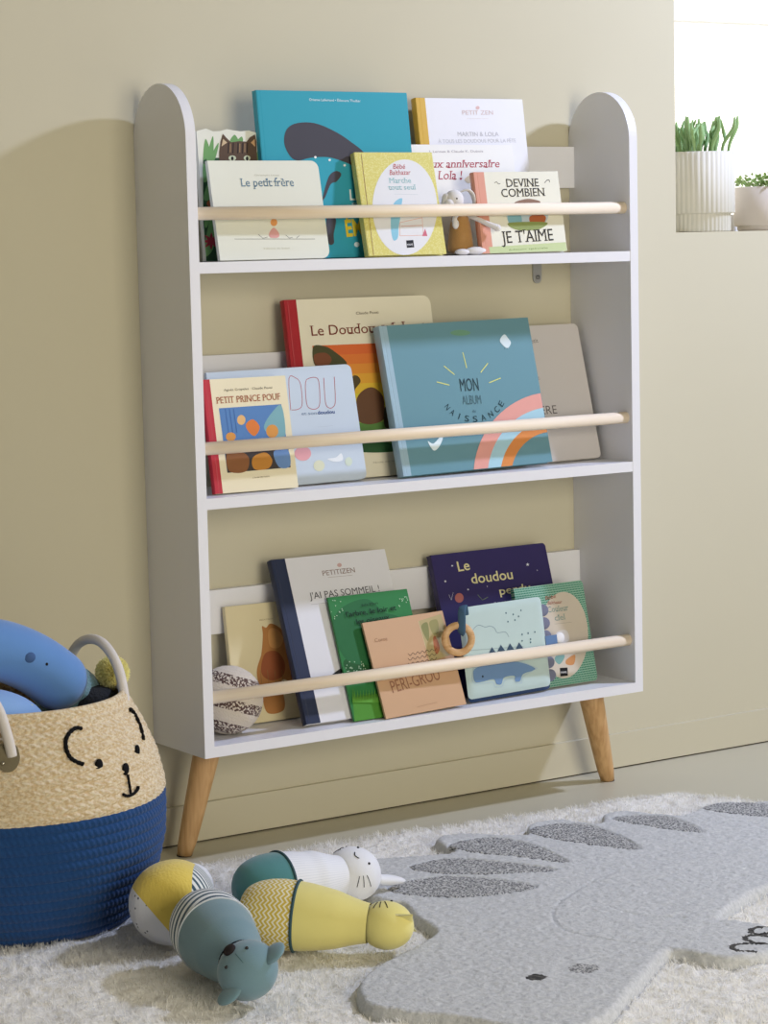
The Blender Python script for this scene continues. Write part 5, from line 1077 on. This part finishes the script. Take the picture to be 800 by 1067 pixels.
# ---------------------------------------------------------------- things in the basket
WH = mat('#6490c9', .9, 'blue_jersey', noise=(25, .04), bump=(900, .3, .0006), spec=.1, sheen=.35)
wo = Vector((-.36, -.27, .30)); wh = empty('plush_whale', wo); tag(wh, 'long rounded blue plush animal lying over the basket rim', 'soft toy')
path = catmull([Vector(q)-wo for q in ((-.56, -.262, .312), (-.52, -.264, .342), (-.480, -.266, .363), (-.439, -.268, .373), (-.399, -.27, .377), (-.366, -.27, .373), (-.333, -.27, .360), (-.305, -.27, .343), (-.281, -.27, .3235))], 6)
e = path[-1]; d = (path[-1]-path[-2]).normalized(); R0 = .0395
path += [e+d*R0*sin(a) for a in np.linspace(.15, pi/2, 9)]
s0 = path[0]; 
n0 = len(path)-9; rad = [min(R0, .012+.035*(i/(n0*.45))**.6) for i in range(n0)]+[R0*cos(a) if a < 1.5 else .0008 for a in np.linspace(.15, pi/2, 9)]
tube('body', path, rad, WH, wh, seg=36)
ball('cheek', Vector((-.3360, -.3075, .3640))-wo, (.0085, .0040, .0072), mat('#44618f', .9), wh, seg=20)
ball('eye', Vector((-.3130, -.3080, .3530))-wo, (.0024, .0024, .0024), mat('#0c0d10', .3), wh, seg=12)
tube('fin', [Vector(q)-wo for q in catmull([(-.43, -.300, .352), (-.44, -.325, .335), (-.455, -.335, .315)], 5)], [.018, .02, .012, .003], WH, wh, seg=14, flat=.35)
def starpat(t, u, v, xyz):
    c = t.nodes.new('ShaderNodeTexCoord'); n = t.nodes.new('ShaderNodeTexVoronoi'); n.inputs['Scale'].default_value = 33; n.inputs['Randomness'].default_value = .35
    t.links.new(c.outputs['Object'], n.inputs['Vector']); return nmath(t, 'LESS_THAN', n.outputs['Distance'], .17)
LB = patmat('light_blue_star_fabric', '#88aede', '#d6d38e', starpat)
o = ball('star_cushion', (0, 0, 0), (.074, .052, .043), LB, seg=48); o.location = (-.392, -.310, .287); o.rotation_euler = (0, radians(14), 0)
tag(o, 'light blue cushion printed with small yellow stars, tucked under the blue plush', 'cushion')
TK = mat('#6d8f98', .95, 'teal_ribbed_knit', noise=(60, .08), bump=(260, .9, .003), spec=.1, sheen=.3)
bmk = bmesh.new(); bmesh.ops.create_icosphere(bmk, subdivisions=5, radius=1)
for v in bmk.verts:
    q = v.co.copy(); v.co = Vector((q.x*.044, q.y*.048, q.z*.036))*(1+.05*sin(q.x*7+q.z*5)+.015*sin(60*q.x))
o = bmobj('knitted_blanket', bmk, TK, smooth=True); o.location = (-.252, -.232, .298); tag(o, 'bundled grey teal knitted blanket in the basket behind the blue plush', 'blanket')
DK = mat('#36383c', .95, 'charcoal_knit', noise=(60, .1), bump=(260, .9, .003), spec=.1)
po = Vector((-.213, -.272, .300)); ht = empty('pompom_hat', po); tag(ht, 'charcoal knitted hat with a yellow pompom at the right basket rim', 'hat')
ball('hat', (-.012, .01, -.014), (.033, .036, .022), DK, ht, seg=32)
YP = furmat('yellow_wool', '#fffac0', .35); V = []; F = []
pc = Vector((.019, .014, .021)); prr = .0195
bm = bmesh.new(); bmesh.ops.create_icosphere(bm, subdivisions=3, radius=prr*.82); bm.transform(Matrix.Translation(pc)); pm_ = bmobj('pompom', bm, YP, ht, smooth=True)
for i in range(4200):
    d = Vector((rng.normal(), rng.normal(), rng.normal())).normalized(); q = pc+d*prr*.75; L = prr*(.32+.16*rng.random()); s = d.cross(Vector((rng.normal(), rng.normal(), rng.normal()))).normalized()*.0008
    b0 = len(V); e = q+d*L+s.cross(d)*rng.normal()*.9; V += [q-s, q+s, e+s*.5, e-s*.5]; F.append((b0, b0+1, b0+2, b0+3))
tag(mobj('pompom_strands', V, F, YP, ht), kind='stuff')
# ================================================================ SKITTLE TOYS
def skmat(a, n, base, root):
    a = a.normalized(); n = (n-a*a.dot(n)).normalized(); l = n.cross(a)
    m = Matrix((l, n, a)).transposed().to_4x4(); m.translation = base-root; return m, l, n, a
def bodyprof(Rb, Ln, Rn):
    P = [(.0005, 0), (.012, .0008), (.024, .004), (.034, .011), (.041, .021), (.0455, .034), (.047, .048), (.0462, .062), (.0448, .076), (.0418, .090), (.0370, .104), (.0312, .118), (.0268, .130), (.0250, .138)]
    k = Rb/.047; z = np.array([p[1] for p in P]); r = np.array([p[0] for p in P])*k
    r = np.where(z > .1, Rn+(r-r[-1])*1.0, r); zz = z/.138*Ln
    zf = np.linspace(0, Ln, 64); 
    from_r = np.interp(zf, zz, r); 
    for _ in range(3): from_r[1:-1] = (from_r[:-2]+2*from_r[1:-1]+from_r[2:])/4
    return list(zip(from_r, zf))
def part(prof, z0, z1):
    zs = [p[1] for p in prof]; rs = [p[0] for p in prof]; o = [(r, z) for r, z in prof if z0 < z < z1]
    return [(float(np.interp(z0, zs, rs)), z0)]+o+[(float(np.interp(z1, zs, rs)), z1)]
def chev(t, u, v, xyz):
    tri = nmath(t, 'PINGPONG', nmath(t, 'MULTIPLY', u, 52), 1.0); s = nmath(t, 'ADD', nmath(t, 'MULTIPLY', v, 165), nmath(t, 'MULTIPLY', tri, .75)); return nmath(t, 'LESS_THAN', nmath(t, 'FRACT', s), .42)
def fab(h, nm, sh=.35): return mat(h, .92, nm, noise=(40, .03), bump=(800, .35, .0006), spec=.1, sheen=sh)
YEL = fab('#e6db88', 'soft_yellow_fabric'); TEAL = fab('#4f8587', 'teal_fabric'); GTEAL = fab('#73919a', 'grey_teal_gauze'); WHT = fab('#e6e8ec', 'white_jersey')
DT = mat('#35525a', .8, 'dark_teal_cord', bump=(900, .4, .0005)); INK = mat('#22242a', .7, 'dark_thread')
def surfpt(prof_r, ang, z, mt, o=0):
    return mt @ Vector(((prof_r+o)*cos(ang), (prof_r+o)*sin(ang), z))
def headpt(hc, hr, dirv, mt, o=.0):
    d = Vector(dirv).normalized(); return mt @ (Vector((0, 0, hc))+Vector((d.x*(hr[0]+o), d.y*(hr[1]+o), d.z*(hr[2]+o))))
# local head directions: x = lateral, y = face normal, z = crown
def whisk(root, mt, hc, hr, sx, n=3, base=(.62, .75, -.25), L=.34):
    for i in range(n):
        f = (i-1)*.14; a = Vector((base[0]*sx, base[1], base[2]+f)); b = Vector(((base[0]+L)*sx, base[1]-L*.9, base[2]+f*2.2))
        tube('whisker', [headpt(hc, hr, a.lerp(b, t), mt, .0003) for t in np.linspace(0, 1, 7)], .0005, INK, root, seg=6)
# --- cat
root = Vector((-.11, -.655, .020)); bc = Vector((-.1625, -.608, .0655)); hcw = Vector((-.059, -.702, .0535))
a = (hcw-bc); dist = a.length; e = empty('skittle_toy', root); GT = 'animal skittle toys on the white rug'
tag(e, 'yellow cat skittle plush with a zigzag patterned base, lying on the white rug', 'soft toy', GT)
mt, l, n, a = skmat(a, Vector((.40, .44, .80)), bc-a.normalized()*.045, root)
pr = bodyprof(.0435, .045+dist-.022, .0245)
lathe('lower_body', part(pr, 0, .074), patmat('zigzag_fabric', '#cdb44c', '#ebe6cd', chev), e, seg=96, mtx=mt); lathe('upper_body', part(pr, .074, pr[-1][1]), YEL, e, seg=96, mtx=mt)
rr = np.interp(.074, [p[1] for p in pr], [p[0] for p in pr]); tube('cord', [mt @ Vector(((rr+.0006)*cos(t), (rr+.0006)*sin(t), .074)) for t in np.linspace(0, 2*pi, 80)], .0019, DT, e, seg=10, cap=False)
hc = .045+dist; hr = (.0305, .0295, .0335); hm = Matrix((l, n, a)).transposed()
def head(m_, e, mt, hm, hc, hr): return ball('head', mt @ Vector((0, 0, hc)), hr, m_, e, mtx=hm, seg=48)
head(YEL, e, mt, hm, hc, hr)
def trear(e, mt, hc, hr, sx, m_, d1, d2, tip, name='ear'):
    """soft triangular ear between two head points with a tip"""
    A = headpt(hc, hr, d1, mt, -.002); B = headpt(hc, hr, d2, mt, -.002); Tp = headpt(hc, hr, tip[0], mt, tip[1])
    mid = (A+B)/2; nrm = (B-A).cross(Tp-A).normalized(); V = []; F = []; nn = 8
    for i in range(nn+1):
        f = i/nn; P0 = A.lerp(Tp, f); P1 = B.lerp(Tp, f); th = .0035*(1-f)+.0008
        for s in (1, -1):
            for k in range(5): g = k/4; V.append(P0.lerp(P1, g)+nrm*s*th*(.35+.65*sin(pi*g)))
    for i in range(nn):
        for s in range(2):
            for k in range(4):
                b = i*10+s*5+k; F.append((b, b+1, b+11, b+10))
        F.append((i*10, i*10+5, i*10+15, i*10+10)); F.append((i*10+4, i*10+9, i*10+19, i*10+14))
    return mobj(name, V, F, m_, e, smooth=True)
for sx in (1, -1): trear(e, mt, hc, hr, sx, YEL, (sx*1, .15, .15), (sx*.10, .15, 1), ((sx*.80, .2, .90), .012))
for sx in (1, -1):
    ball('eye', headpt(hc, hr, (sx*.42, .88, .1), mt, .0), (.0017, .0017, .0017), INK, e, seg=12); whisk(e, mt, hc, hr, sx)
ball('nose', headpt(hc, hr, (0, 1, -.1), mt, 0), (.0016, .0016, .0016), INK, e, seg=12)
# --- bunny
root = Vector((-.03, -.49, .020)); bc = Vector((-.104, -.492, .0645)); hcw = Vector((.031, -.488, .0585)); a = hcw-bc; dist = a.length
e = empty('skittle_toy', root); tag(e, 'white bunny skittle plush with teal base, lying behind the yellow cat toy', 'soft toy', GT)
mt, l, n, a = skmat(a, Vector((0, -.52, .85)), bc-a.normalized()*.045, root); pr = bodyprof(.0425, .045+dist-.024, .027)
def ribs(t, u, v, xyz): return nmath(t, 'LESS_THAN', nmath(t, 'FRACT', nmath(t, 'MULTIPLY', u, 70)), .25)
lathe('lower_body', part(pr, 0, .064), TEAL, e, seg=96, mtx=mt); lathe('upper_body', part(pr, .064, pr[-1][1]), patmat('white_ribbed_fabric', '#e6e8ec', '#dadde3', ribs), e, seg=96, mtx=mt)
rr = np.interp(.064, [p[1] for p in pr], [p[0] for p in pr]); tube('cord', [mt @ Vector(((rr+.0006)*cos(t), (rr+.0006)*sin(t), .064)) for t in np.linspace(0, 2*pi, 80)], .0019, DT, e, seg=10, cap=False)
hc = .045+dist; hr = (.0375, .0345, .0365); hm = Matrix((l, n, a)).transposed(); head(WHT, e, mt, hm, hc, hr)
for sx in (1, -1):
    ball('eye', headpt(hc, hr, (sx*.40, .90, .12), mt, .0), (.0018, .0018, .0018), INK, e, seg=12); whisk(e, mt, hc, hr, sx, base=(.68, .62, -.22))
tube('mouth', [headpt(hc, hr, (x_, .95, -.16-.10*cos(x_*9)), mt, .0004) for x_ in np.linspace(-.15, .15, 9)], .0007, INK, e, seg=6)
def earell(c, d, L, w1, th, m_, e, mt): 
    d = Vector(d).normalized(); 
    return tube('ear', [mt @ (Vector(c)+d*L*t) for t in np.linspace(0, 1, 14)], [w1*(.55+.0) if i == 0 else w1*(sin(pi*(.25+.745*i/13)))**.55+.0002 for i in range(14)], m_, e, seg=18, flat=.62)
sg = 1 if (mt.to_3x3() @ Vector((1, 0, 0))).y < 0 else -1
earell((sg*.012, -.004, hc+.028), (sg*.10, -.12, 1), .050, .0115, .005, WHT, e, mt); earell((-sg*.020, -.010, hc+.022), (-sg*.9, -.30, .35), .048, .0105, .005, WHT, e, mt)
# --- koala
root = Vector((-.27, -.70, .020)); bc = Vector((-.2625, -.621, .069)); hcw = Vector((-.291, -.764, .056)); a = hcw-bc; dist = a.length
e = empty('skittle_toy', root); tag(e, 'grey teal koala skittle plush with black nose and striped base, head towards the viewer', 'soft toy', GT)
av = a.normalized(); hz = Vector((.98, -.19, 0)); mt, l, n, a = skmat(a, -.62*hz+Vector((0, 0, .78)), bc-av*.045, root); pr = bodyprof(.0485, .045+dist-.024, .028)
def strip(t, u, v, xyz):
    ang = nmath(t, 'MULTIPLY', nmath(t, 'SINE', nmath(t, 'MULTIPLY', u, 4*pi)), .008); return nmath(t, 'LESS_THAN', nmath(t, 'FRACT', nmath(t, 'MULTIPLY', nmath(t, 'ADD', v, ang), 92)), .45)
STR = patmat('striped_fabric', '#dfe2e0', '#3f5866', strip)
lathe('lower_body', part(pr, 0, .078), STR, e, seg=96, mtx=mt); lathe('upper_body', part(pr, .078, pr[-1][1]), GTEAL, e, seg=96, mtx=mt)
rr = np.interp(.078, [p[1] for p in pr], [p[0] for p in pr]); tube('cord', [mt @ Vector(((rr+.0003)*cos(t), (rr+.0003)*sin(t), .078)) for t in np.linspace(0, 2*pi, 80)], .0013, mat('#c9cfd2', .8), e, seg=10, cap=False)
hc = .045+dist; hr = (.036, .0335, .036); hm = Matrix((l, n, a)).transposed(); head(GTEAL, e, mt, hm, hc, hr)
ball('nose', headpt(hc, hr, (0, .98, -.06), mt, .0008), (.0080, .0046, .0084), mat('#231c1c', .8, 'nose_felt', bump=(900, .3, .0005)), e, mtx=hm, seg=24)
for sx in (1, -1):
    ball('eye', headpt(hc, hr, (sx*.44, .85, .34), mt, .0003), (.0021, .0021, .0021), mat('#0e0e10', .15, spec=.6), e, seg=14); tube('seam_line', [headpt(hc, hr, (sx*.05, .8, .25+.5*t), mt, .0002) for t in np.linspace(0, 1, 8)], .0004, mat('#58777a', .9), e, seg=6) if sx > 0 else None
def roundear(e, mt, c, dirx, m_):
    V = ball('ear', mt @ Vector(c), (.0165, .0055, .0150), m_, e, mtx=hm @ Matrix.Rotation(dirx, 3, 'Y'), seg=24); return V
roundear(e, mt, (.034, .004, hc+.020), .7, GTEAL); roundear(e, mt, (-.034, .004, hc+.020), -.7, GTEAL)
# --- yellow and white one seen from its base
root = Vector((-.235, -.49, .020)); bc = Vector((-.252, -.508, .0715)); av = Vector((.665, .747, -.09)).normalized(); dist = .125
e = empty('skittle_toy', root); tag(e, 'skittle plush in yellow gauze with dotted white base, next to the blue basket', 'soft toy', GT)
mt, l, n, a = skmat(av, Vector((-.2, .1, 1)), bc-av*.045, root); pr = bodyprof(.0525, .045+dist-.028, .026)
YG = mat('#dfc760', .92, 'yellow_crinkled_gauze', noise=(60, .06), bump=(150, .6, .003), spec=.1, sheen=.3)
# body split in three sewn panels by direction
def capfn(t, u, v, xyz):
    c = t.nodes.new('ShaderNodeTexCoord'); nn_ = t.nodes.new('ShaderNodeTexVoronoi'); nn_.inputs['Scale'].default_value = 95; t.links.new(c.outputs['Object'], nn_.inputs['Vector']); return nmath(t, 'LESS_THAN', nn_.outputs['Distance'], .14)
DOT = patmat('white_dotted_fabric', '#dfe1e8', '#4a5468', capfn)
lf = Vector((-.84, .55, 0)); dcap = (lf*.80+Vector((0, 0, -.62))+Vector((-.1, -.2, 0))).normalized(); cc = bc-root
def panelmat():
    m = bpy.data.materials.new('sewn_panels_fabric'); m.use_nodes = True; t = m.node_tree; b = t.nodes['Principled BSDF']; b.inputs['Roughness'].default_value = .92; b.inputs['Specular IOR Level'].default_value = .1; b.inputs['Sheen Weight'].default_value = .3
    tc = t.nodes.new('ShaderNodeTexCoord')
    def dot(d, o):
        v = t.nodes.new('ShaderNodeVectorMath'); v.operation = 'DOT_PRODUCT'; t.links.new(tc.outputs['Object'], v.inputs[0]); v.inputs[1].default_value = d; return nmath(t, 'GREATER_THAN', v.outputs['Value'], o+cc.dot(Vector(d)))
    vo = t.nodes.new('ShaderNodeTexVoronoi'); vo.inputs['Scale'].default_value = 95; t.links.new(tc.outputs['Object'], vo.inputs['Vector']); dots_ = nmath(t, 'LESS_THAN', vo.outputs['Distance'], .14)
    sp_ = t.nodes.new('ShaderNodeSeparateXYZ'); t.links.new(tc.outputs['UV'], sp_.inputs[0]); st = nmath(t, 'LESS_THAN', nmath(t, 'FRACT', nmath(t, 'MULTIPLY', sp_.outputs[1], 118)), .45)
    def mix(f, a_, b_):
        x = t.nodes.new('ShaderNodeMix'); x.data_type = 'RGBA'
        for i_, q in ((6, a_), (7, b_)):
            if isinstance(q, str): x.inputs[i_].default_value = lin(q)
            else: t.links.new(q, x.inputs[i_])
        t.links.new(f, x.inputs[0]); return x.outputs[2]
    c1 = mix(dot(dcap, .0225), '#dfc760', mix(dots_, '#dfe1e8', '#4a5468')); c2 = mix(dot(-lf, .030), c1, mix(st, '#dfe2e0', '#3f5866')); t.links.new(c2, b.inputs['Base Color'])
    mp = t.nodes.new('ShaderNodeMapping'); mp.inputs['Scale'].default_value = (260, 260, 40); mp.inputs['Rotation'].default_value = (0, 0, .6); t.links.new(tc.outputs['Object'], mp.inputs[0])
    n = t.nodes.new('ShaderNodeTexNoise'); n.inputs['Scale'].default_value = 1; t.links.new(mp.outputs[0], n.inputs['Vector']); bp = t.nodes.new('ShaderNodeBump'); bp.inputs['Strength'].default_value = .5; bp.inputs['Distance'].default_value = .002
    t.links.new(n.outputs[0], bp.inputs['Height']); t.links.new(bp.outputs[0], b.inputs['Normal']); return m
lathe('body', part(pr, 0, pr[-1][1]), panelmat(), e, seg=120, mtx=mt)
ball('head', mt @ Vector((0, 0, .045+dist-.008)), (.029, .029, .031), WHT, e, seg=40)
# ================================================================ POTS ON THE SILL
CER = mat('#d9d6ca', .6, 'ribbed_stoneware', noise=(30, .03), spec=.3); SOIL = mat('#5b4c3c', .95, 'potting_soil', noise=(200, .2), bump=(200, 1, .002))
p1 = empty('ribbed_planter', (1.130, .085, WZ0+.0002)); tag(p1, 'tall ribbed off-white planter with finger-like green stems on the window sill', 'potted plant')
NR = 44
def rib(a, z, r): return -.0016*abs(sin(a*NR/2))**1.5*0+.0013*abs(cos(a*NR/2)) if r > .04 else 0
def pot(par, R1, R2, h1, h, m, disp):
    lathe('pot', [(.0005, .0), (R2-.002, 0), (R2, .002), (R2, h1-.0012), (R2+.001, h1), (R1-.002, h1+.0004), (R1, h1+.0025), (R1, h-.001), (R1-.0015, h), (R1-.0045, h), (R1-.005, h-.02), (R1-.005, h-.021)], m, par, seg=264, disp=disp)
pot(p1, .0615, .0545, .0305, .1355, CER, rib); lathe('soil', [(.0005, .122), (.03, .123), (.0570, .1215)], SOIL, p1, seg=40)
GST = mat('#9dc184', .55, 'succulent_green', noise=(60, .15), spec=.35, sheen=0); 
r_ = random.Random(3)
for i in range(38):
    a = r_.uniform(0, 2*pi); q = r_.uniform(.004, .052); x0, y0 = q*cos(a), q*sin(a); Hh = r_.uniform(.05, .080); ld = .35
    x1, y1 = x0*(1+ld)+r_.uniform(-.006, .006), y0*(1+ld)+r_.uniform(-.006, .006)
    pts = catmull([(x0, y0, .118), (x0*1.1, y0*1.1, .118+Hh*.4), (x1, y1, .118+Hh*.75), (x1*1.03, y1*1.03, .118+Hh)], 5)
    tube('stem', pts, [.0018, .0025, .0033, .0034, .0012], GST, p1, seg=10)
    if i % 2: tube('stem', catmull([pts[6], pts[6]+Vector((r_.uniform(-.012, .012), r_.uniform(-.01, .01), .014)), pts[6]+Vector((r_.uniform(-.016, .016), r_.uniform(-.012, .012), .034))], 5), [.002, .0034, .0014], GST, p1, seg=8)
CER2 = mat('#cfc6bd', .6, 'pale_clay', noise=(30, .03), spec=.3)
p2 = empty('small_planter', (1.278, .085, WZ0+.0002)); tag(p2, 'short smooth clay planter with a leafy green plant at the right edge', 'potted plant')
pot(p2, .0500, .0440, .008, .076, CER2, None); lathe('soil', [(.0005, .066), (.02, .067), (.0458, .0655)], SOIL, p2, seg=40)
LG = mat('#a9c784', .5, 'small_leaf_green', noise=(60, .15), spec=.3); V = []; F = []
for i in range(190):
    a = r_.uniform(0, 2*pi); q = .05*math.sqrt(r_.random()); c = Vector((q*cos(a), q*sin(a), .074+r_.uniform(0, .020)*(1.3-q/.05*.6)))
    d = Vector((r_.uniform(-1, 1), r_.uniform(-1, 1), r_.uniform(-.1, .9))).normalized(); s = d.cross(Vector((r_.random(), r_.random(), r_.random()))).normalized(); L = r_.uniform(.006, .011); b = len(V)
    nrm_ = d.cross(s)
    V += [c, c+d*L*.35+s*L*.32, c+d*L*.75+s*L*.26, c+d*L+nrm_*L*.15, c+d*L*.75-s*L*.26, c+d*L*.35-s*L*.32, c+d*L*.5-nrm_*L*.12]
    F += [(b, b+1, b+6), (b+1, b+2, b+6), (b+2, b+3, b+6), (b+3, b+4, b+6), (b+4, b+5, b+6), (b+5, b, b+6)]
mobj('foliage', V, F, LG, p2)
for i in range(7):
    a = i*.9; tube('stem', catmull([(.012*cos(a), .012*sin(a), .064), (.028*cos(a), .028*sin(a), .080), (.045*cos(a), .045*sin(a), .086+.004*(i % 3))], 4), .0008, LG, p2, seg=6)
bpy.context.view_layer.update()
